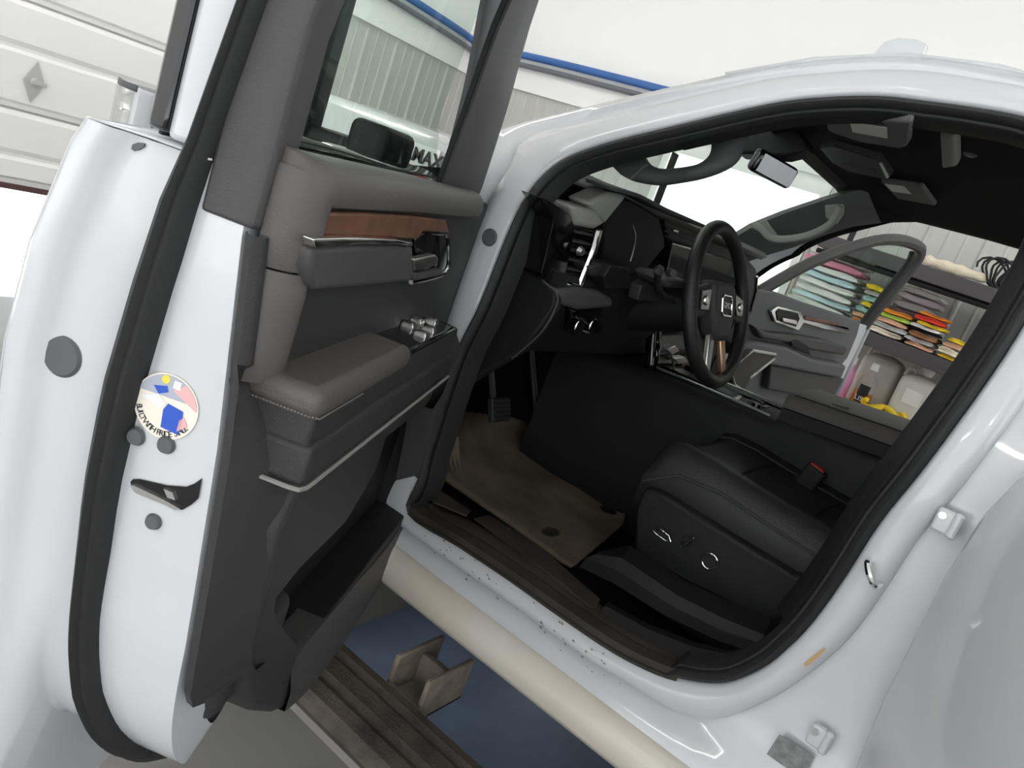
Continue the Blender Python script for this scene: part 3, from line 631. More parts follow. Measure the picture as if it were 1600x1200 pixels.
# tow mirror on the door skin
def lbox(u0, u1, w0, w1, z0, z1): return ([D(u, w_, z) for u in (u0, u1) for w_ in (w0, w1) for z in (z0, z1)], [(0, 1, 3, 2), (4, 6, 7, 5), (0, 4, 5, 1), (2, 3, 7, 6), (0, 2, 6, 4), (1, 5, 7, 3)])
mr = T('side_mirror', lbox(.30, .375, .232, .46, 1.38, 1.72), 'plastic_black', bevel=.018, seg=4, label='black tow mirror with white cap')
T('mirror_cap', lbox(.27, .34, .25, .475, 1.375, 1.725), 'paint', parent=mr, bevel=.03, seg=4)
T('mirror_glass', lbox(.373, .379, .278, .43, 1.525, 1.685), 'mirror_glass', parent=mr, bevel=.003)
T('mirror_glass', lbox(.373, .379, .278, .43, 1.405, 1.505), 'mirror_glass', parent=mr, bevel=.003)
T('mirror_mount', join(lbox(.19, .36, .10, .17, 1.40, 1.512), lbox(.19, .36, .15, .25, 1.405, 1.475)), 'plastic_black', parent=mr, bevel=.015, seg=3)
# rear door, swung open: outer skin faces forward beside the camera
RT = math.radians(66); RH = V((-.035, -.045, 0)); rd = V((-math.sin(RT), -math.cos(RT), 0)); rn = V((-math.cos(RT), math.sin(RT), 0))
def RD(u, w_, z): return RH + rd * u + rn * w_ + V((0, 0, z))
zt = [(1.40, -.02), (1.385, .0), (1.36, .012), (1.3, .028), (1.2, .034), (1.0, .028), (.85, .012), (.72, -.01)]
rdoor = T('rear_door', loft([[RD(.03, -.12, z)] + [RD(u, b - o_, z) for u, o_ in ((.0, .045), (-.004, .02), (.004, .004), (.02, 0), (.3, -.006), (.6, -.006), (.9, 0))] + [RD(.9, -.12, z)] for z, b in zt], closed_row=False), 'paint', label='white rear door swung open', ang=60)
T('frame_post', loft([[RD(u, w_ - .35 * (z - 1.38), z) for u, w_ in ((.01, -.03), (.06, -.025), (.06, -.07), (.01, -.07))] for z in (1.37, 1.5, 1.65, 1.82)], closed_row=True, caps=True), 'paint', parent=rdoor, bevel=.008)
T('frame_post', loft([[RD(u, w_ - .35 * (z - 1.38), z) for u, w_ in ((.84, -.03), (.9, -.025), (.9, -.07), (.84, -.07))] for z in (1.37, 1.5, 1.65, 1.82)], closed_row=True, caps=True), 'paint', parent=rdoor, bevel=.008)
T('frame_post', loft([[RD(u, w_ - .35 * (z - 1.38), z) for w_, z in ((-.03, 1.80), (-.025, 1.85), (-.07, 1.85), (-.07, 1.80))] for u in (.01, .9)], closed_row=True, caps=True), 'paint', parent=rdoor, bevel=.008)
T('window_glass', loft([[RD(u, -.05 - .35 * (z - 1.38), z) for u in (.05, .85)] for z in (1.36, 1.6, 1.82)]), 'glass_door', parent=rdoor)
T('trim_panel', loft([[RD(u, -.13 - .02 * math.sin((z - .7) * 4), z) for u in (.02, .45, .88)] for z in (.74, .95, 1.1, 1.2, 1.3, 1.39)]), 'plastic', parent=rdoor, solid=.02)
# ------------------------------------------------------------------ cabin
def yp(pix, y, back, m, name, bev=.004, seg=2, label=None, parent=None, **k):
    return T(name, prism([on_y(p, y) for p in pix], (0, back, 0)), m, parent=parent, bevel=bev, seg=seg, label=label, **k)
def xp(pix, x, back, m, name, bev=.004, seg=2, label=None, parent=None, **k):
    return T(name, prism([on_x(p, x) for p in pix], (back, 0, 0)), m, parent=parent, bevel=bev, seg=seg, label=label, **k)
def zp(pix, z, back, m, name, bev=.004, seg=2, label=None, parent=None, **k):
    return T(name, prism([on_z(p, z) for p in pix], (0, 0, back)), m, parent=parent, bevel=bev, seg=seg, label=label, **k)
# dashboard body
def dprof(x):
    e = max(0, 1 - (x - .10) / .06)            # rounds the left end
    return [(1.30, 1.48), (1.15, 1.525), (1.0, 1.552), (.935, 1.558 - .01 * e), (.925, 1.548), (.955, 1.53), (.965, 1.46), (.955, 1.385), (.87, 1.372), (.835, 1.355), (.825, 1.33), (.84, 1.30), (.85, 1.24), (.90, 1.16), (1.0, 1.12), (1.25, 1.10)]
dash = T('dashboard', loft([[V((x, y, z)) for y, z in dprof(x)] for x in (.11, .16, .3, .5, .7, .72)], closed_row=True, caps=True), 'plastic_black', label='black dashboard', ang=35)
def dprof2(x): return [(1.30, 1.48), (1.15, 1.525), (1.0, 1.552), (.945, 1.556), (.935, 1.545), (.955, 1.53), (.96, 1.46), (.955, 1.40), (.93, 1.36), (.91, 1.32), (.92, 1.24), (.96, 1.14), (1.05, 1.10), (1.25, 1.10)]
T('dashboard_pad', loft([[V((x, y + .03 * (x - .72), z)) for y, z in dprof2(x)] for x in (.72, 1.0, 1.3, 1.5, 1.58)], closed_row=True, caps=True), 'plastic', ang=35)
def sub(name, vf, m, label=None, **k): return T(name, vf, m, parent=dash, label=label, **k)
# dash top pad (windshield light put into its lighter colour) with defroster grille
top_px = [(872, 288), (890, 283), (918, 274), (960, 283), (1010, 312), (1060, 336), (1108, 355), (1100, 362), (1040, 338), (960, 306), (920, 312), (890, 300)]
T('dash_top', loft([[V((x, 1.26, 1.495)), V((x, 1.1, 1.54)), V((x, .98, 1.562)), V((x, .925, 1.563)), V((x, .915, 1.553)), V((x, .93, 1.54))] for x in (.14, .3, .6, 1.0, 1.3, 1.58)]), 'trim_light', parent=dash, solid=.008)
sub('speaker_grille', prism([on_z(p, 1.566) for p in ((888, 296), (893, 293), (908, 299), (919, 310), (908, 311))], (0, 0, .002)), 'plastic_black', smooth=False)
# end cap facing the open door
xp([(862, 312), (870, 330), (846, 420), (850, 440), (868, 458), (866, 480), (820, 545), (722, 604), (760, 500), (812, 380), (835, 318)], .095, .03, 'plastic_black', 'end_cap', .006, 3, parent=dash)
sub('end_cap_seam', tube(cat([on_x(p, .094) for p in ((858, 316), (869, 332), (860, 370), (846, 430), (868, 456), (869, 478), (845, 520), (800, 560))], 5), .0022, 6), 'plastic_grey')
# left vent with bright U frame
yv = .838
vp = yp([(844, 308), (868, 318), (893, 338), (898, 352), (896, 372), (884, 430), (880, 446), (872, 452), (849, 436), (846, 428), (866, 345)], yv + .005, .05, 'gloss_black', 'vent_panel', .003, parent=dash)
yp([(898, 352), (934, 362), (928, 380), (903, 448), (882, 444), (884, 430), (896, 372)], yv + .03, .02, 'gloss_black', 'vent_recess', .002, parent=dash)
for k in range(6):
    t = k / 5; a = V((898, 360)).lerp(V((884, 432)), t); b = V((927, 366)).lerp(V((904, 436)), t)
    yp([(a.x, a.y), (b.x, b.y), (b.x, b.y + 4), (a.x, a.y + 4)], yv + .005, .028, 'plastic', 'vent_slat', .001, parent=dash)
sub('vent_knob', disc(on_y((905, 392), yv - .008), (0, -1, 0), .011, .01, 14, .008), 'satin')
fr_ = [on_y(p, yv - .004) for p in ((936, 360), (927, 392), (914, 425), (905, 447), (897, 449), (882, 444))]
sub('vent_frame', tube(cat(fr_, 4), 0.011, 8, flat=.6), 'chrome', label='bright chrome vent frame')
yp([(895, 322), (935, 330), (948, 350), (930, 360), (898, 354)], yv + .01, .08, 'trim_light', 'vent_hood', .012, 4, parent=dash)  # highlight from the windshield put into the pale trim colour
yp([(918, 318), (955, 301), (982, 306), (945, 352), (930, 340)], .865, .06, 'trim_light', 'cluster_cheek', .01, 3, parent=dash)  # paler too, windshield light carried by the colour
# instrument cluster: hood, recess and display
yp([(951, 308), (985, 313), (1012, 328), (1030, 340), (1038, 372), (1040, 385), (1010, 420), (985, 432), (940, 412), (944, 355)], .875, .04, 'cluster_dark', 'cluster_screen', .004, parent=dash, label='dark instrument cluster')
sub('cluster_rim', tube(cat([on_y(p, .865) for p in ((988, 352), (993, 368), (990, 390), (985, 408))], 4), .0018, 6), 'satin')
yp([(955, 298), (1000, 310), (1040, 332), (1110, 360), (1108, 354), (1042, 325), (1002, 304), (955, 292)], .845, .12, 'trim_grey', 'cluster_hood', .003, parent=dash)
yp([(922, 418), (940, 412), (950, 424), (948, 434), (925, 432)], .82, .05, 'plastic', 'knee_bolster', .004, parent=dash)
yp([(955, 415), (985, 420), (986, 452), (948, 452), (944, 432)], .80, .06, 'plastic_black', 'cluster_shelf', .004, parent=dash)
yp([(872, 455), (905, 452), (940, 456), (960, 468), (958, 482), (905, 486), (880, 478)], .808, .06, 'plastic_grey', 'dash_ledge', .012, 4, parent=dash)
# lower switch cluster: two knobs with bright rings
for kx in ((908, 512), (930, 511)):
    c = on_y(kx, .80)
    kb = sub('light_knob', disc(c + V((0, .03, 0)), (0, -1, -.1), .0165, .03, 20, .0145), 'gloss_black')
    sub('knob_ring', tube([c + V((.0155 * math.cos(a * .3142), -.0005 + .006, .0155 * math.sin(a * .3142))) for a in range(20)], .0022, 6, closed=True), 'chrome')
yp([(893, 484), (944, 484), (942, 522), (896, 524)], .825, .03, 'gloss_black', 'switch_plate', .004, parent=dash)
# centre vents and screen
yp([(1036, 334), (1104, 363), (1106, 396), (1046, 376)], .925, .04, 'plastic', 'centre_vent', .004, parent=dash)
for k in range(4):
    yp([(1039, 343 + k * 8), (1102, 369 + k * 7), (1102, 371 + k * 7), (1039, 346 + k * 8)], .918, .012, 'plastic_black', 'vent_slat', .0, parent=dash, smooth=False)
sub('vent_tab', box(on_y((1056, 361), .912), (.03, .006, .008)), 'satin', bevel=.002)
yp([(1050, 380), (1150, 408), (1150, 446), (1094, 440), (1040, 432)], .895, .03, 'screen', 'display_screen', .004, parent=dash, label='glossy centre display')
sub('display_rim', tube([on_y(p, .892) for p in ((1040, 432), (1050, 381), (1094, 393))], .003, 6), 'satin')
# passenger side vent, bright edge
xpv = on_y((1175, 440), 1.0)
yp([(1165, 400), (1182, 420), (1186, 450), (1176, 490), (1168, 498), (1163, 470)], .99, .05, 'trim_grey', 'dash_end', .008, parent=dash)
sub('vent_frame', tube([on_y(p, .985) for p in ((1183, 432), (1181, 455), (1172, 488), (1166, 490))], .005, 6), 'chrome')

# steering wheel -------------------------------------------------------------
WC = V((.58, .656, 1.388)); tl = math.radians(21)
wn = V((0, -math.cos(tl), math.sin(tl))); wu = V((0, math.sin(tl), math.cos(tl))); wx = V((1, 0, 0))
def W(a, b, c=0): return WC + wx * a + wu * b + wn * c
sw = T('steering_wheel', tube([W(.188 * math.cos(2 * math.pi * i / 56), .188 * math.sin(2 * math.pi * i / 56) * (1 if math.sin(2 * math.pi * i / 56) > -.8 else .985)) for i in range(56)], .0175, 14, closed=True), 'leather', label='black leather steering wheel')
hub = [(-.075, .05), (-.06, .058), (.06, .058), (.075, .05), (.075, -.01), (.055, -.06), (.035, -.085), (-.035, -.085), (-.055, -.06), (-.075, -.01)]
T('hub', prism([W(a, b, -.03) for a, b in hub], wn * .05), 'plastic', parent=sw, bevel=.014, seg=4)
for s in (-1, 1):
    T('spoke', prism([W(a * s, b, -.016) for a, b in ((.06, .05), (.175, .03), (.178, -.03), (.13, -.035), (.07, -.02))], wn * .024), 'plastic', parent=sw, bevel=.007, seg=3)
    T('spoke_trim', prism([W(a * s, b, .01) for a, b in ((.085, .035), (.15, .025), (.15, -.02), (.10, -.018))], wn * .004), 'gloss_black', parent=sw, bevel=.002)
    T('spoke_button', disc(W(.125 * s, .004, .014), wn, .012, .004, 16, .01), 'satin', parent=sw)
    T('lower_spoke', prism([W(a * s, b, -.012) for a, b in ((.02, -.07), (.052, -.07), (.075, -.168), (.048, -.176))], wn * .016), 'copper' if s > 0 else 'satin', parent=sw, bevel=.004)
em = [(-.034, .016), (-.026, .024), (.026, .024), (.034, .016), (.034, -.016), (.026, -.024), (-.026, -.024), (-.034, -.016)]
T('emblem_rim', tube([W(a, b, .0215) for a, b in em], .0028, 6, closed=True), 'chrome', parent=sw)
T('emblem', text('GMC', .021, W(0, 0, .0225), wx, wu), 'satin', parent=sw, smooth=False)
T('steering_column', loft([[WC - wn * t + wx * .062 * s_ * math.cos(a * .5236) + wu * .062 * s_ * math.sin(a * .5236) for a in range(12)] for t, s_ in ((.025, .8), (.05, 1.0), (.13, 1.05), (.3, 1.05))], closed_row=True, caps=True), 'plastic_black')
T('column_cowl', prism([on_y(p, .72) for p in ((1036, 438), (1045, 434), (1078, 440), (1078, 452), (1040, 450))], (0, .08, 0)), 'plastic_grey', bevel=.006)
stk_ = [on_y(p, .70) for p in ((1052, 470), (1036, 462), (1028, 446), (1028, 425))]
so_ = T('shift_stalk', tube(cat(stk_, 4), [.008] * 12 + [.011], 10), 'plastic_black')
T('stalk_cap', disc(on_y((1028, 424), .70) + V((0, 0, .0)), (-.3, -.5, .8), .0115, .012, 14, .009), 'plastic', parent=so_)
T('stalk_cap', disc(on_y((1046, 426), .70), (-.6, -.7, .1), .010, .02, 14, .008), 'plastic', parent=so_)
T('stalk_boot', prism([on_y(p, .78) for p in ((996, 470), (1002, 448), (1014, 440), (1034, 445), (1034, 472))], (0, .03, 0)), 'plastic', bevel=.004)
# knee panel under the column and A pillar kick panel
T('kick_panel', loft([[V((.055, y, z)), V((.09, y + .02, z)), V((.10, y + .3, z))] for y, z in ((.935, .76), (.945, .95), (.945, 1.1), (.92, 1.2))]), 'plastic_black')
# pedals
def ped(px_, y, wd, ht, name):
    c = on_y(px_, y); R = Matrix.Rotation(math.radians(-25), 3, 'X')
    p_ = T(name, box(c, (wd, .018, ht), R), 'rubber', bevel=.005, label='ribbed black pedal')
    for k in range(5): T('pedal_rib', box(c + R @ V((0, -.011, (k - 2) * ht / 5.5)), (wd * .86, .006, ht * .07), R), 'plastic', parent=p_)
    T('pedal_arm', tube([c + V((0, .02, .0)), c + V((-.0, .12, .18)), c + V((0, .14, .3))], .009, 8), 'plastic', parent=p_)
ped((780, 640), 1.05, .085, .065, 'brake_pedal'); ped((846, 655), 1.12, .05, .12, 'accelerator_pedal')

# glass, pillars, headliner --------------------------------------------------
wl_ = [on_side(p, .05) for p in ((872, 178), (1005, 146), (1190, 106))]
ws = [(q + V((.03, .0, -.012)), mir(q + V((.03, 0, -.012)))) for q in [V((.11, 1.15, 1.50))] + [RING[i][2] for i in (7, 8, 9)] + [RING[10][2] + V((0, .02, 0))]]
rows = []
for a, b in ws: rows.append([a.lerp(b, t) + V((0, .12 * (1 - (2 * t - 1) ** 2), .015 * (1 - (2 * t - 1) ** 2))) for t in [i / 12 for i in range(13)]])
T('windshield', loft(rows), 'glass_shield', label='clear windshield')
# driver A pillar trim
up_ = [(846, 306), (866, 283), (888, 270), (940, 246), (1000, 230), (1050, 218), (1120, 200), (1200, 183), (1250, 176)]
lo_ = [(870, 300), (882, 288), (905, 280), (960, 257), (1010, 244), (1060, 234), (1130, 216), (1200, 203), (1250, 196)]
A0 = [on_side(p, .03) for p in up_]; A1 = [on_side(p, .10) for p in lo_]
T('pillar_trim', loft([[p + V((-.01, .0, .01)) for p in A0], A0, [a.lerp(b, .5) + V((-.008, 0, 0)) for a, b in zip(A0, A1)], A1, [p + V((.03, .05, .0)) for p in A1]]), 'plastic', ang=50)
go = [(955, 258), (972, 274), (990, 282), (1025, 287), (1060, 283), (1095, 276), (1130, 263), (1150, 247), (1158, 228), (1166, 208)]
gi = [(1004, 246), (1008, 250), (1014, 256), (1030, 263), (1048, 263), (1068, 261), (1088, 257), (1102, 249), (1110, 238), (1112, 222)]
G0 = cat([on_side(p, .12) for p in go], 3); G1 = cat([on_side(p, .12) for p in gi], 3)
T('grab_handle', loft([[p + V((.02, 0, 0)) for p in G0], G0, [a.lerp(b, .3) + V((-.012, 0, 0)) for a, b in zip(G0, G1)], [a.lerp(b, .75) + V((-.012, 0, 0)) for a, b in zip(G0, G1)], G1, [p + V((.02, 0, 0)) for p in G1]]), 'trim_grey', label='grey pillar grab handle', ang=60)
T('handle_foot', prism([on_side(p, .105) for p in ((955, 257), (1005, 243), (1012, 256), (985, 281), (968, 272))], (.02, .0, 0)), 'trim_grey', bevel=.004)
# headliner
rows = []
for y, dz_ in ((.735, -.012), (.66, .0), (.5, .012), (.3, .02), (0, .022), (-.6, .02), (-1.3, .0)):
    rows.append([V((x, y + (.07 * (1 - ((x - .975) / .75) ** 2) if y > .6 else 0), 1.842 + dz_ + .03 * (1 - ((x - .975) / .75) ** 2) - (.02 if abs(x - .975) > .68 else 0))) for x in (.235, .29, .5, .75, .975, 1.2, 1.45, 1.66, 1.715)])
T('headliner', loft(rows), 'headliner', solid=.006)
T('header_trim', loft([[V((x, .74 + .075 * (1 - ((x - .975) / .75) ** 2) + dy, 1.842 + .03 * (1 - ((x - .975) / .75) ** 2) + dz_)) for x in [.34 + .095 * i for i in range(14)]] for dy, dz_ in ((.0, -.004), (-.004, -.018), (-.02, -.026), (-.06, -.008))]), 'plastic_black')
# sun visors, overhead console, courtesy details
vis = zp([(1290, 191), (1322, 186), (1424, 192), (1421, 222), (1416, 230), (1408, 233), (1345, 223), (1306, 210), (1292, 204)], 1.812, .016, 'trim_mid', 'sun_visor', .006, 3, 'grey sun visor with pale label')
T('visor_label', prism([on_z(p, 1.8112) for p in ((1328, 190), (1386, 199), (1387, 216), (1332, 206))], (0, 0, -.0008)), 'label_paper', parent=vis, smooth=False)
zp([(1375, 284), (1440, 293), (1462, 322), (1402, 311)], 1.852, .016, 'trim_mid', 'sun_visor', .006, 3)
T('visor_label', prism([on_z(p, 1.8512) for p in ((1382, 287), (1412, 291), (1424, 303), (1394, 299))], (0, 0, -.0008)), 'label_paper', parent=vis, smooth=False)
oc = zp([(1280, 232), (1300, 228), (1372, 250), (1392, 276), (1386, 281), (1326, 269), (1300, 255)], 1.824, .02, 'plastic_black', 'overhead_console', .005, 3)
T('console_button', join(*[prism([on_z(p, 1.8235) for p in ((1318 + k * 18, 256 + k * 3.4), (1330 + k * 18, 258 + k * 3.4), (1333 + k * 18, 264 + k * 3.4), (1321 + k * 18, 262 + k * 3.4))], (0, 0, -.002)) for k in range(3)]), 'trim_grey', parent=oc)
T('reading_lamp', prism([on_z(p, 1.8235) for p in ((1374, 254), (1378, 253), (1390, 275), (1386, 278))], (0, 0, -.002)), 'satin', parent=oc)
c = on_z((1516, 241), 1.853); T('hook_socket', disc(c, (0, 0, -1), .014, .004, 18, .011), 'trim_grey'); T('hook_socket', disc(c + V((0, 0, -.004)), (0, 0, -1), .009, .0006, 16), 'gloss_black')
zp([(1466, 214), (1492, 214), (1494, 262), (1470, 266)], 1.842, .03, 'trim_light', 'headliner_pad', .01, 3)
# rear-view mirror
MCn = on_x((1208, 264), .88); R = Matrix.Rotation(math.radians(-14), 3, 'Z') @ Matrix.Rotation(math.radians(10), 3, 'X')
rv = T('rearview_mirror', box(MCn, (.20, .032, .062), R), 'gloss_black', bevel=.014, seg=4)
T('mirror_glass', box(MCn + R @ V((0, -.0165, 0)), (.178, .002, .048), R), 'mirror_dim', parent=rv, bevel=.0)
T('mirror_stem', tube([MCn + R @ V((-.01, .012, .02)), MCn + V((-.02, .04, .05)), MCn + V((-.03, .07, .07))], .012, 10), 'plastic_black', parent=rv)
xp([(1152, 215), (1160, 208), (1245, 198), (1262, 222), (1258, 236), (1225, 244), (1170, 240), (1150, 240)], .84, .08, 'plastic_black', 'sensor_housing', .01, 3)
T('sensor_bracket', box(MCn + V((.09, .06, .045)), (.07, .04, .03)), 'trim_grey', bevel=.008)
# passenger A pillar trim, grab handle and roof rail
up_ = [(1106, 402), (1140, 376), (1180, 352), (1230, 332), (1290, 312), (1337, 298), (1355, 296)]
lo_ = [(1118, 426), (1150, 413), (1190, 399), (1240, 384), (1290, 364), (1330, 352), (1376, 346)]
B0 = [on_far(p, .26) for p in up_]; B1 = [on_far(p, .12) for p in lo_]
T('pillar_trim', loft([[p + V((.02, .03, 0)) for p in B0], B0, [a.lerp(b, .5) + V((-.02, 0, 0)) for a, b in zip(B0, B1)], B1, [p + V((.03, 0, 0)) for p in B1]]), 'trim_mid', ang=60)
gp_ = [(1178, 352), (1190, 358), (1204, 371), (1228, 374), (1262, 368), (1292, 354), (1306, 338), (1313, 322)]
T('grab_handle', tube(cat([on_far(p, .29) for p in gp_], 4), .014, 8, flat=.7), 'trim_light', label='grey passenger grab handle')
for q in ([(1172, 350), (1196, 343), (1214, 366), (1204, 374), (1192, 368)], [(1288, 320), (1318, 318), (1318, 332), (1306, 350), (1290, 340)]):
    T('handle_foot', prism([on_far(p, .275) for p in q], (.02, 0, 0)), 'trim_light', bevel=.004)
rl = [(1330, 352), (1376, 346), (1430, 345), (1475, 347), (1540, 360), (1600, 378), (1660, 396)]
C1 = [on_far(p, .06) for p in rl]
T('roof_rail_trim', loft([[p + V((.03, 0, .0)) for p in C1], C1, [V((p.x - .05, p.y, p.z + .025)) for p in C1], [V((1.62, p.y, 1.855)) for p in C1]]), 'headliner', ang=60)

# floor, carpet, sill -------------------------------------------------------
T('carpet', loft([[V((x, y, z)) for x in (.09, .3, .6, .72)] for y, z in ((-.2, .705), (.5, .705), (1.2, .705), (1.32, .735), (1.43, .86), (1.46, 1.1))]), 'carpet')
T('carpet', loft([[V((x, y, z)) for x in (1.14, 1.4, 1.86)] for y, z in ((-.2, .705), (.5, .705), (1.2, .705), (1.32, .735), (1.43, .86), (1.46, 1.1))]), 'carpet')
sidx = list(range(29 * K, len(Oc))) + [0]
so1 = [Oc[i] for i in sidx]; sn1 = [nrm_in(i) for i in sidx]
def srow(o_, dx, dz_): return [p + n_ * o_ + V((dx, 0, dz_)) for p, n_ in zip(so1, sn1)]
sp_t = T('sill_plate', loft([srow(.0, -.006, -.004), srow(.005, -.008, .002), srow(.012, .0, .004), srow(.014, .03, .004), srow(.012, .036, .0), srow(.012, .042, .004), srow(.010, .095, .004), srow(.0, .12, .0), srow(-.03, .15, .0)]), 'sill_dirty', label='black sill plate covered in dried dirt', ang=40)
T('scuff_strip', prism([on_z(p, .79) for p in ((740, 812), (765, 806), (850, 862), (937, 938), (932, 951), (922, 951), (850, 893))], (0, 0, .004)), 'sill_dirty', parent=sp_t, bevel=.0015)
T('sill_step', prism([on_z(p, .79) for p in ((660, 752), (690, 770), (735, 800), (728, 808), (676, 786))], (0, 0, .004)), 'sill_dirty', parent=sp_t, bevel=.0015)
T('floor_trim', loft([[on_x(p, .11) for p in ((905, 886), (960, 912), (1040, 962), (1120, 1000), (1186, 1022))], [on_x(p, .14) for p in ((915, 872), (965, 892), (1045, 944), (1125, 984), (1190, 1006))], [on_x(p, .15) for p in ((930, 866), (972, 872), (1058, 930), (1130, 966), (1194, 992))], [on_x(p, .27) for p in ((935, 862), (985, 852), (1065, 905), (1140, 940), (1205, 965))]]), 'plastic_black', ang=20)
T('floor_trim', loft([[on_x(p, .06) for p in ((935, 962), (1000, 1000), (1070, 1030), (1130, 1042), (1185, 1030))], [on_x(p, .08) for p in ((945, 946), (1010, 982), (1080, 1010), (1135, 1022), (1188, 1014))], [on_x(p, .11) for p in ((950, 940), (1015, 975), (1085, 1003), (1138, 1016), (1188, 1010))]]), 'plastic_black', ang=20)

# centre console ----------------------------------------------------------------
cs = T('centre_console', loft([[V((x, y, z)) for x, z in ((.735, .70), (.735, zt_ - .03), (.745, zt_ - .008), (.76, zt_), (1.09, zt_), (1.105, zt_ - .01), (1.11, .70))] for y, zt_ in ((1.12, 1.12), (.95, 1.13), (.85, 1.14), (.72, 1.15), (.5, 1.16), (.46, 1.165), (.44, 1.19), (-.15, 1.2))], closed_row=True, caps=True), 'plastic_black', label='black centre console', ang=40)
T('console_tray', loft([[V((x, y, 1.152 + dz_)) for x, dz_ in ((.80, .012), (.805, .012), (.81, .004), (.98, .004), (.985, .012), (.99, .012))] for y in (.50, .82)]), 'gloss_black', parent=cs)
T('console_rim', tube([V((.775, .48, 1.166)), V((.775, .72, 1.158)), V((.79, .86, 1.15)), V((1.02, .88, 1.15)), V((1.04, .5, 1.164))], .004, 6), 'satin', parent=cs)
T('console_socket', join(disc((.80, .53, 1.164), (0, 0, 1), .014, .012, 16, .011), box((.86, .52, 1.168), (.05, .008, .004)), box((.9, .56, 1.168), (.008, .05, .004))), 'gloss_black', parent=cs)
lid = T('console_lid', loft([[V((x, y, z + (y - .44) * -.09)) for x, z in ((.745, 1.205), (.742, 1.225), (.752, 1.238), (.78, 1.246), (.925, 1.25), (1.08, 1.246), (1.10, 1.236), (1.105, 1.205))] for y in (.455, .44, .40, .1, -.15)], closed_row=True, caps=True), 'leather_grey', parent=cs, label='grey padded console lid')
T('lid_base', loft([[V((x, y, z + (y - .44) * -.09)) for x, z in ((.74, 1.17), (.738, 1.203), (1.11, 1.203), (1.11, 1.17))] for y in (.452, .1, -.15)], closed_row=True, caps=True), 'plastic_black', parent=cs)
T('lid_seam', tube([V((.757, .44, 1.2425)), V((.757, .1, 1.273)), V((.757, -.15, 1.296))], .0015, 5), 'plastic_black', parent=cs)
T('lid_tab', prism([V((.80, .36, 1.254)), V((.83, .36, 1.255)), V((.83, .325, 1.259)), V((.81, .32, 1.259)), V((.80, .33, 1.258))], (0, 0, .003)), 'leather_grey', parent=cs, bevel=.001)
# centre stack, shifter pod and bright framed panel
T('centre_stack', loft([[V((x, y, z)) for x in (.76, .80, 1.04, 1.08)] for y, z in ((.925, 1.40), (.90, 1.32), (.87, 1.24), (.84, 1.16), (.84, 1.12))]), 'gloss_black', solid=.03)
for k in range(2):
    yp([(1043 + k * 10, 546 + k * 14), (1056 + k * 14, 540 + k * 18), (1062 + k * 14, 548 + k * 18), (1050 + k * 12, 555 + k * 14)], .80, .02, 'satin', 'stack_button', .002)
T('stack_trim', tube([on_y(p, .80) for p in ((1048, 550), (1053, 575), (1059, 597))], .003, 6), 'satin')
fp = [on_y(p, .80) for p in ((1140, 578), (1146, 600), (1162, 612), (1170, 590), (1208, 560), (1210, 553), (1175, 547))]
T('side_panel', prism(fp, (0, .02, 0)), 'plastic_grey', bevel=.004)
T('panel_frame', tube([p + V((0, -.004, 0)) for p in fp], .0055, 6, closed=True), 'bright_trim', label='bright silver panel frame')

# driver's seat ----------------------------------------------------------------------
seat = T('driver_seat', loft([[V((x, y, z)) for x, z in ((.335, .93), (.325, 1.0), (.33, 1.05 + e), (.355, 1.085 + e), (.385, 1.09 + e), (.41, 1.075 + e), (.44, 1.066 + e), (.56, 1.064 + e), (.68, 1.066 + e), (.71, 1.075 + e), (.735, 1.088 + e), (.765, 1.083 + e), (.785, 1.05 + e), (.79, .93))] for y, e in ((.575, -.07), (.572, -.035), (.56, -.008), (.53, .004), (.46, .004), (.38, -.004), (.25, -.014), (.1, -.02), (-.05, -.02))], closed_row=True, caps=True), 'leather', label='black leather driver seat', ang=75)
def sp(name, vf, m, label=None, **k): return T(name, vf, m, parent=seat, label=label, **k)
def ztop(y): return 1.0665 + lerp_tab([(.575, -.07), (.572, -.035), (.56, -.008), (.53, .004), (.46, .004), (.38, -.004), (.25, -.014), (.1, -.02), (-.05, -.02)], y)
for ys in (.415, .24): sp('seat_seam', tube([V((.42, ys - .012, ztop(ys) + .0015)), V((.5, ys, ztop(ys) - .0005)), V((.62, ys, ztop(ys) - .0005)), V((.70, ys - .012, ztop(ys) + .0015))], .0028, 6), 'plastic_black')
for xx, s in ((.412, 1), (.708, 1)): sp('seat_piping', tube([V((xx, y, ztop(y) + .011)) for y in (.555, .53, .46, .38, .25, .1, -.03)], .0024, 6), 'plastic')
sp('seat_welt', tube([V((.327, y, z)) for y, z in ((.57, .985), (.5, 1.035), (.4, 1.045), (.25, 1.03), (.1, 1.015), (-.03, 1.0))], .0035, 6), 'plastic')
sp('seat_back', loft([[V((x, y0 + dy, z)) for x, dy in ((.33, -.10), (.325, -.02), (.35, .03), (.40, .035), (.44, .0), (.56, -.01), (.68, .0), (.72, .035), (.77, .03), (.795, -.02), (.79, -.10))] for y0, z in ((.02, 1.03), (-.02, 1.15), (-.08, 1.35), (-.16, 1.6), (-.2, 1.68))], closed_row=True, caps=True), 'leather', ang=75)
val = [(1002, 768), (1012, 762), (1040, 775), (1120, 825), (1180, 862), (1240, 898), (1279, 912), (1268, 935), (1225, 962), (1190, 975), (1130, 940), (1060, 905), (1000, 872), (990, 858), (992, 800)]
vl = xp(val, .298, .045, 'plastic_black', 'seat_valance', .012, 4, parent=seat)
xp([(1016, 797), (1028, 793), (1090, 826), (1150, 868), (1165, 895), (1150, 905), (1100, 893), (1030, 855), (1014, 840)], .2975, .003, 'plastic_black', 'switch_plate', .001, parent=seat)
def ringpx(pts, x, r, m, name): return sp(name, tube([on_x(p, x) for p in pts], r, 6, closed=True), m)
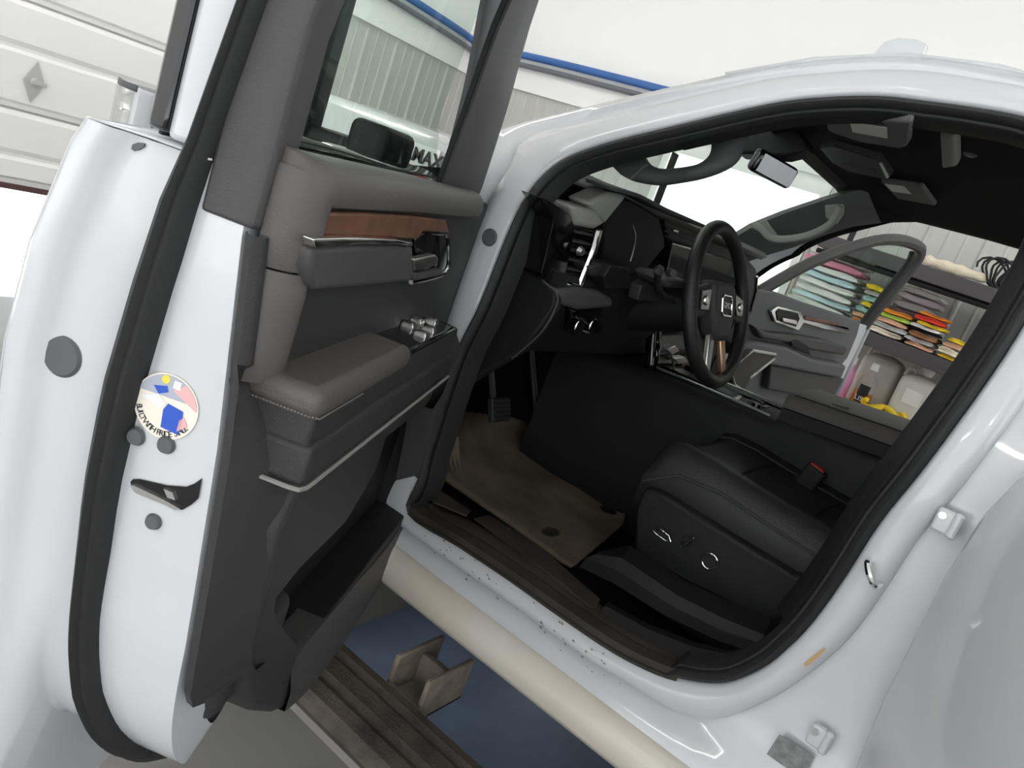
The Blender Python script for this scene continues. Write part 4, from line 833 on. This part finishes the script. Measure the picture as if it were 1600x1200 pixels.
xp([(1021, 829), (1031, 826), (1045, 838), (1047, 846), (1040, 846), (1026, 836)], .288, .012, 'plastic_black', 'seat_switch', .003, parent=seat)
ringpx([(1021, 829), (1031, 826), (1045, 837), (1048, 846), (1040, 845), (1026, 835)], .287, .0018, 'chrome', 'switch_rim')
xp([(1063, 852), (1073, 840), (1084, 840), (1082, 846), (1068, 857)], .288, .012, 'plastic_black', 'seat_switch', .003, parent=seat)
ringpx([(1063, 852), (1073, 840), (1084, 840), (1082, 846), (1068, 857)], .287, .0016, 'chrome', 'switch_rim')
c = on_x((1111, 876), .296)
sp('lumbar_switch', disc(c, (-1, 0, 0), .0165, .008, 24, .015), 'plastic_black')
sp('switch_rim', tube([c + V((-.008, .0165 * math.cos(a * .2618), .0165 * math.sin(a * .2618))) for a in range(24)], .002, 6, closed=True), 'chrome')
sp('seat_track', join(bx(.36, .40, -.1, .56, .715, .80), bx(.70, .74, -.1, .56, .715, .80), bx(.34, .78, -.05, .5, .80, .93)), 'plastic_black', bevel=.005)
c = on_x((1262, 752), .70)
bk = T('seat_belt_buckle', box(c, (.03, .05, .085), Matrix.Rotation(math.radians(12), 3, 'X')), 'plastic_black', bevel=.006)
T('release_button', box(c + V((0, -.008, .042)), (.022, .036, .006), Matrix.Rotation(math.radians(12), 3, 'X')), 'red_plastic', parent=bk, bevel=.002)
T('buckle_strap', box(c + V((0, .012, -.08)), (.012, .04, .1), Matrix.Rotation(math.radians(12), 3, 'X')), 'plastic_black', parent=bk)
# passenger seat (only its base and edge can show)
T('passenger_seat', loft([[V((x, y, z + e)) for x, z in ((1.17, .93), (1.165, 1.02), (1.2, 1.08), (1.26, 1.06), (1.5, 1.06), (1.58, 1.08), (1.62, 1.02), (1.62, .93))] for y, e in ((.52, -.06), (.5, -.01), (.4, 0), (.1, -.02), (-.1, -.02))], closed_row=True, caps=True), 'leather', ang=75)
T('passenger_seat_back', loft([[V((x, y0 + dy, z)) for x, dy in ((1.17, -.10), (1.165, .0), (1.24, .03), (1.39, .0), (1.55, .03), (1.62, .0), (1.62, -.10))] for y0, z in ((.0, 1.03), (-.08, 1.35), (-.2, 1.68))], closed_row=True, caps=True), 'leather', ang=75)

# passenger door, wide open ---------------------------------------------------------
PT = math.radians(70); PH = V((1.92, 1.03, 0)); pu = V((math.sin(PT), -math.cos(PT), 0)); pn_ = V((math.cos(PT), math.sin(PT), 0))
def PD(u, w_, z): return PH + pu * u + pn_ * w_ + V((0, 0, z))
def p_w(p, w_): return on_plane(p, PH + pn_ * w_, pn_)
pdoor = T('passenger_door', loft([[PD(u, w_, z) for u, w_ in ((.02, .0), (.9, .0), (.955, .01), (.966, .03), (.966, .15), (.95, .18), (.5, .19), (.02, .17))] for z in (.70, .76, 1.0, 1.2, 1.38, 1.43)], closed_row=True, caps=True), 'paint', label='white passenger door standing wide open', ang=50)
def pp_(pix, w_, back, m, name, bev=.004, seg=2, label=None): return T(name, prism([p_w(p, w_) for p in pix], pn_ * back), m, parent=pdoor, bevel=bev, seg=seg, label=label)
pp_([(1170, 462), (1186, 452), (1214, 457), (1260, 474), (1300, 487), (1346, 502), (1340, 525), (1325, 560), (1312, 575), (1300, 620), (1270, 640), (1150, 625), (1140, 600), (1160, 540)], -.01, .03, 'trim_mid', 'trim_panel', .01, 3)
pp_([(1205, 487), (1216, 479), (1252, 488), (1257, 499), (1290, 505), (1326, 513), (1327, 520), (1290, 515), (1256, 505), (1248, 517), (1212, 504)], -.03, .02, 'chrome', 'handle_bezel', .003, 2, 'chrome inside handle frame')
pp_([(1213, 488), (1218, 483), (1247, 490), (1250, 498), (1244, 511), (1215, 501)], -.034, .01, 'plastic_black', 'handle_pocket', .002)
pp_([(1223, 497), (1246, 501), (1246, 508), (1224, 503)], -.042, .012, 'satin', 'inside_handle', .003)
pp_([(1260, 494), (1310, 506), (1326, 515), (1324, 512), (1290, 507), (1258, 499)], -.038, .008, 'wood', 'wood_insert', .001)
pp_([(1180, 510), (1200, 520), (1240, 524), (1290, 532), (1326, 545), (1320, 556), (1270, 548), (1230, 536), (1190, 530)], -.05, .05, 'plastic_grey', 'door_pull', .012, 3)
pp_([(1236, 534), (1246, 531), (1262, 540), (1268, 556), (1258, 552), (1238, 542)], -.055, .01, 'plastic_black', 'pull_cup', .003)
pp_([(1150, 540), (1180, 535), (1235, 545), (1270, 562), (1324, 572), (1316, 592), (1210, 572), (1150, 560)], -.08, .08, 'trim_mid', 'armrest', .014, 4)
pp_([(1205, 570), (1320, 592), (1300, 628), (1200, 610)], -.05, .05, 'plastic_grey', 'lower_panel', .01, 3)
# door window frame and glass
f0 = [PD(.10, .03, 1.42), PD(.30, .0, 1.60), PD(.52, -.06, 1.76), PD(.66, -.09, 1.82), PD(.80, -.10, 1.84), PD(.90, -.095, 1.83), PD(.945, -.07, 1.76), PD(.952, -.02, 1.60), PD(.955, .03, 1.42)]
T('window_frame', tube(cat(f0, 4), .026, 8), 'plastic_grey', parent=pdoor)
T('glass_run', tube(cat([PD(.905, .022, 1.42), PD(.905, -.02, 1.6), PD(.895, -.065, 1.75), PD(.85, -.09, 1.805)], 4), .012, 8), 'rubber', parent=pdoor)
T('window_glass', loft([[PD(u0 + (.92 - u0) * t, w_, z) for t in (0, .5, 1)] for u0, w_, z in ((.10, .04, 1.41), (.30, .0, 1.60), (.52, -.055, 1.75), (.70, -.09, 1.81))]), 'glass_door', parent=pdoor)
T('jamb_edge', loft([[PD(.968, w_, z) for w_ in (.0, .03)] for z in (.9, 1.2, 1.42)]), 'paint', parent=pdoor, solid=.004)

# floor mat ------------------------------------------------------------------------------
rows = []
MR = [((694, 640), (786, 652)), ((686, 690), (815, 662)), ((684, 725), (838, 676)), ((694, 755), (864, 702)), ((740, 787), (900, 735)), ((790, 822), (935, 768)), ((840, 858), (965, 790)), ((876, 884), (975, 806)), ((890, 891), (972, 822))]
zt_m = [.82, .775, .745, .732, .728, .728, .728, .729, .730]
for (a, b), z in zip(MR, zt_m):
    A, B = on_z(a, z), on_z(b, z)
    rows.append([A.lerp(B, t) + V((0, 0, .010 if t in (0, 1) else (.004 if 0 < t < 1 and (int(t * 16) % 2) else .0))) for t in [i / 16 for i in range(17)]])
far = [[on_plane(p, (0, 1.12, .75), (0, -.6, .8)) for p in ((700, 655), (715, 645), (750, 640), (800, 650), (835, 664))]]
fm = mk('floor_mat', *loft(rows), 'mat_dirty', solid=.008)
tag(fm, 'rubber floor mat caked with brown dirt in front of the driver seat', 'floor mat')
c = on_z((860, 832), .735)
mk('mat_logo', *prism([c + V((.03 * math.cos(k * .5236), .02 * math.sin(k * .5236), .0)) for k in range(12)], (0, 0, .003)), 'sill_dirty', parent=fm, bevel=.001)
c = on_z((950, 797), .735)
mk('mat_clip', *disc(c, (0, 0, 1), .026, .004, 20, .02), 'plastic_black', parent=fm)

T('dead_pedal', join(*[prism([on_y(p, 1.03) for p in ((690 + k * 7, 668 + k * 14), (693 + k * 7, 640 + k * 14), (697 + k * 7, 640 + k * 14), (701 + k * 7, 740))], (0, .01, 0)) for k in range(4)]), 'mat_dirty', bevel=.004, label='dusty foot rest')
# ------------------------------------------------------------------ storage shelf on the right wall
SX0, SX1, SY0, SY1 = 3.30, 3.88, -.75, 1.22
ZS = (.985, 1.40, 1.81)
rack = thing('storage_shelf', ((SX0 + SX1) / 2, (SY0 + SY1) / 2, 0), 'dark grey storage rack of three laden shelves against the metal wall', 'shelf')
for z in (.35,) + ZS:
    mk('shelf_board', *bx(SX0, SX1, SY0, SY1, z - .02, z), 'shelf', parent=rack, bevel=.002)
    mk('front_beam', *bx(SX0 - .012, SX0, SY0, SY1, z - .075, z + .002), 'shelf', parent=rack, bevel=.003)
    mk('rear_beam', *bx(SX1, SX1 + .012, SY0, SY1, z - .075, z), 'shelf_black', parent=rack, bevel=.003)
mk('cross_bar', *tube([V((SX0 + .02, SY0, 1.715)), V((SX0 + .02, SY1, 1.715))], .014, 8), 'shelf_black', parent=rack)
mk('bar_bolt', *disc(on_x((1500, 437), SX0 + .004), (-1, 0, 0), .008, .006, 8), 'satin', parent=rack)
for x, y in ((SX0, SY0), (SX1 - .03, SY0), (SX1 - .03, SY1 - .03)):
    if True: mk('post', *bx(x, x + .03, y, y + .03, 0, 1.98), 'shelf_black', parent=rack, bevel=.003)
mk('shelf_liner', *bx(SX0 - .014, SX1 - .02, SY0 + .05, SY1 - .05, ZS[0] + .0, ZS[0] + .006), 'liner', parent=rack)
COL = {'white': (.80, .80, .77), 'cream': (.80, .72, .56), 'pink': (.80, .30, .42), 'pale blue': (.55, .72, .78), 'green': (.25, .55, .30), 'yellow': (.85, .62, .05), 'orange': (.80, .30, .05),
       'red': (.70, .06, .04), 'grey': (.48, .47, .46), 'mauve': (.30, .20, .21), 'peach': (.80, .48, .32), 'lime': (.50, .70, .12), 'black': (.03, .03, .035), 'brown': (.32, .16, .08), 'teal': (.35, .55, .52), 'lilac': (.62, .55, .60)}
for k_, v_ in COL.items(): mat('towel_' + k_.replace(' ', '_'), v_, .95, bump=.9, bscale=130, spec=.1)
def towel(c, sx, sy, h, col, rz=0.0, amp=.006):
    rows = []; ph = [random.uniform(0, 6.28) for _ in range(6)]; n = 20; ny = 9
    Rz = Matrix.Rotation(rz, 3, 'Z')
    for j in range(ny):
        t = j / (ny - 1) * 2 - 1; e = (1 - abs(t) ** 16) ** .5 if abs(t) < 1 else .55
        e = max(e, .55); r = []
        for i in range(n):
            a = 2 * math.pi * i / n; ca, sa = math.cos(a), math.sin(a)
            x = sx / 2 * math.copysign(abs(ca) ** .3, ca); z = h / 2 * math.copysign(abs(sa) ** .35, sa) * e
            w1 = math.sin(3 * t + ph[0] + 2 * a) * amp + math.sin(7 * t + ph[1]) * amp * .6
            crease = -.007 * math.exp(-(z / (h * .12)) ** 2) if ca < -.5 else 0
            y = t * sy / 2 + math.sin(a * 3 + ph[2]) * amp * .6
            z += math.sin(4 * t + ph[3]) * amp * .5 * (1 if sa > 0 else .3)
            r.append(Rz @ V((x - crease + w1 * (1 if ca < 0 else 0), y, z)) + V(c) + V((0, 0, h / 2)))
        rows.append(r)
    return mk('towel', *loft(rows, closed_row=True, caps=True), 'towel_' + col.replace(' ', '_'))
ORD = ('bottom', 'second', 'third', 'fourth', 'fifth', 'sixth', 'seventh', 'eighth', 'ninth', 'tenth')
def stack(pl, pr, x, dx, zb, items, where):
    ya, yb_ = on_x(pl, x).y, on_x(pr, x).y; z = zb; n = len(items)
    for k, (col, h) in enumerate(items):
        jit = random.uniform(-.012, .012)
        o = towel(V((x + dx / 2 + random.uniform(-.01, .02), (ya + yb_) / 2 + jit, z)), dx, abs(ya - yb_) * random.uniform(.92, 1.04), h * .90, col, random.uniform(-.06, .06))
        pos = 'topmost' if k == n - 1 else ORD[k] + ('' if k == 0 else ' from the bottom')
        tag(o, f'{col} folded towel, {pos} in the {where}', 'towel', 'folded towels on the storage rack')
        z += h
Z1 = ZS[1] + .004
stack((1232, 458), (1316, 494), 3.36, .32, Z1, [('white', .045), ('pale blue', .035), ('white', .045), ('white', .04), ('pale blue', .04), ('white', .04), ('pink', .045), ('white', .045), ('cream', .035)], 'tall white stack')
stack((1328, 498), (1354, 509), 3.36, .28, Z1, [('orange', .045), ('peach', .03), ('teal', .035), ('yellow', .03), ('teal', .035), ('grey', .03), ('yellow', .035)], 'narrow bright stack')
stack((1356, 512), (1408, 532), 3.33, .16, Z1, [('cream', .035), ('grey', .03), ('peach', .03), ('lime', .025), ('orange', .025)], 'low pile of mixed rags')
stack((1376, 510), (1440, 536), 3.54, .28, Z1, [('grey', .05), ('lilac', .04), ('mauve', .045), ('mauve', .035), ('grey', .05), ('lilac', .045), ('white', .035)], 'tall grey stack')
stack((1412, 535), (1456, 552), 3.33, .2, Z1, [('peach', .025), ('grey', .025), ('brown', .035), ('black', .015), ('white', .02), ('yellow', .022), ('red', .03), ('orange', .02)], 'pile topped with orange')
stack((1462, 556), (1500, 570), 3.33, .2, Z1, [('yellow', .02), ('cream', .04), ('peach', .03), ('yellow', .025)], 'slumped yellow pile')
stack((1522, 572), (1560, 590), 3.42, .24, Z1, [('teal', .03), ('grey', .02), ('lime', .025), ('orange', .022), ('red', .018), ('white', .04)], 'small stack beside the pillar')
# upper shelf: cream gloves, cable coil
def lump(name, pts, r, m, n=9):
    return mk(name, *tube(cat(pts, 4), r, n), m)
zt = ZS[2] + .03
pts = [on_x(p, 3.42) for p in ((1448, 397), (1462, 398), (1480, 408), (1500, 412), (1518, 424), (1545, 436))]
rr = [.022, .03, .034, .03, .026, .022, .024, .03, .032, .03, .028, .026, .03, .034, .03, .026, .024, .022, .026, .022, .012]
pts = [V((p.x, p.y, ZS[2] + .038)) for p in pts]
o = mk('work_glove', *tube(cat(pts, 4), rr, 10), 'towel_cream'); tag(o, 'cream cloth glove lying on the top shelf of the rack', 'glove')
cc = on_x((1552, 420), 3.42); cc = V((3.44, cc.y, ZS[2]))
cp = []
for i in range(150):
    a = i * .36; r = .075 + .02 * math.sin(i * .7); cp.append(cc + V((.05 * math.sin(i * .13), r * math.cos(a) - .001 * i, .085 + r * .8 * math.sin(a))))
o = mk('cable_coil', *tube(cp, .006, 6), 'rubber'); tag(o, 'tangled black cable coil on the top shelf of the rack', 'cable')
# jugs
def jug(px_, x, wd, dp, h, label):
    c = on_x(px_, x); c = V((x + dp / 2, c.y, ZS[0] + .007)); rows = []
    for z, s in ((0, .92), (.01, 1), (h * .72, 1), (h * .80, .96), (h * .86, .80), (h * .90, .5), (h * .93, .2)):
        rows.append([c + V((dp / 2 * s * math.copysign(abs(math.cos(a)) ** .4, math.cos(a)), wd / 2 * s * math.copysign(abs(math.sin(a)) ** .4, math.sin(a)), z)) for a in [2 * math.pi * i / 24 for i in range(24)]])
    t = thing('plastic_jug', c, label, 'jug', 'jugs on the lower shelf')
    b = mk('body', *loft(rows, closed_row=True, caps=True), 'jug', parent=t)
    mk('neck', *disc(c + V((0, 0, h * .9)), (0, 0, 1), .028, .03, 18), 'jug', parent=t)
    mk('cap', *disc(c + V((0, 0, h * .9 + .025)), (0, 0, 1), .034, .028, 18, .031), 'cap', parent=t, bevel=.002)
    mk('handle', *tube(cat([c + V((0, .045, h * .86)), c + V((0, .06, h * .96)), c + V((0, .09, h * .95)), c + V((0, .1, h * .82))], 4), .011, 8), 'jug', parent=t)
    return t, c
j1, c1 = jug((1368, 588), 3.47, .22, .22, .34, 'milky plastic jug standing behind the bottle of orange liquid')
j2, c2 = jug((1432, 612), 3.36, .21, .22, .31, 'milky plastic jug with a pale paper label')
lb = mk('paper_label', *prism([c2 + V((-.1115, a, b)) for a, b in ((-.04, .12), (.05, .12), (.05, .20), (-.04, .20))], (-.001, 0, 0)), 'label_paper', parent=j2, smooth=False)
j3, c3 = jug((1502, 636), 3.42, .16, .2, .30, 'milky plastic jug half hidden behind the truck pillar')
def bottle(px_, x, r, h, label, liquid, frac, cat_='bottle', clear=True):
    c = on_x(px_, x); c = V((x + r, c.y, ZS[0] + .007)); t = thing('spray_bottle', c, label, cat_)
    pr = [(0, .9), (.01, 1), (h * .55, 1), (h * .65, .85), (h * .74, .45), (h * .8, .36), (h * .84, .36)]
    mk('body', *loft([[c + V((r * s * math.cos(a), r * s * math.sin(a), z)) for a in [2 * math.pi * i / 20 for i in range(20)]] for z, s in pr], closed_row=True, caps=True), 'clear_plastic' if clear else liquid, parent=t)
    mk('liquid', *loft([[c + V((r * .95 * s * math.cos(a), r * .95 * s * math.sin(a), z)) for a in [2 * math.pi * i / 20 for i in range(20)]] for z, s in ((.005, .9), (.012, 1), (h * frac, 1))], closed_row=True, caps=True), liquid, parent=t)
    mk('cap', *disc(c + V((0, 0, h * .83)), (0, 0, 1), r * .42, h * .16, 16, r * .36), 'cap', parent=t, bevel=.002)
    return t, c
b1, cb = bottle((1350, 606), 3.33, .052, .26, 'clear bottle of orange liquid with a dark label', 'orange_liquid', .34)
mk('bottle_label', *loft([[cb + V((.0535 * math.cos(a), .0535 * math.sin(a), z)) for a in [math.pi * .85 + i * .16 for i in range(8)]] for z in (.03, .13)]), 'print_black', parent=b1)
mk('lettering', *text('LIST', .036, cb + V((-.056, -.008, .052)), (0, -1, 0), (0, 0, 1)), 'print_white', parent=b1, smooth=False)
bottle((1319, 596), 3.35, .035, .25, 'slim pink bottle at the end of the lower shelf', 'pink_liquid', .5, clear=False)
cl = on_x((1393, 640), 3.31); cl = V((3.305, cl.y, ZS[0] + .04)); pts = []
for i in range(60):
    a = i * .42; pts.append(cl + V((.03 * math.sin(a * .7) + .01, (i / 60 - .5) * -.26 + .035 * math.sin(a), .018 * math.cos(a * 1.3) + .012)))
o = mk('cleaning_cloth', *tube(pts, .014, 7), 'towel_yellow'); tag(o, 'crumpled yellow orange cloth at the lower shelf edge', 'cloth')
# litter in the door pocket
pc = D(.62, -.05, .80)
for k in range(4):
    q = d_w(((470, 960), (482, 972), (500, 956), (490, 985))[k], -.03)
    o = mk('candy_wrapper', *tube([q + V((random.uniform(-.015, .015), random.uniform(-.01, .01), random.uniform(-.01, .012))) for _ in range(4)], .003, 5), 'satin')
    tag(o, 'shiny crumpled wrapper in the door pocket', 'wrapper', 'wrappers in the door pocket')
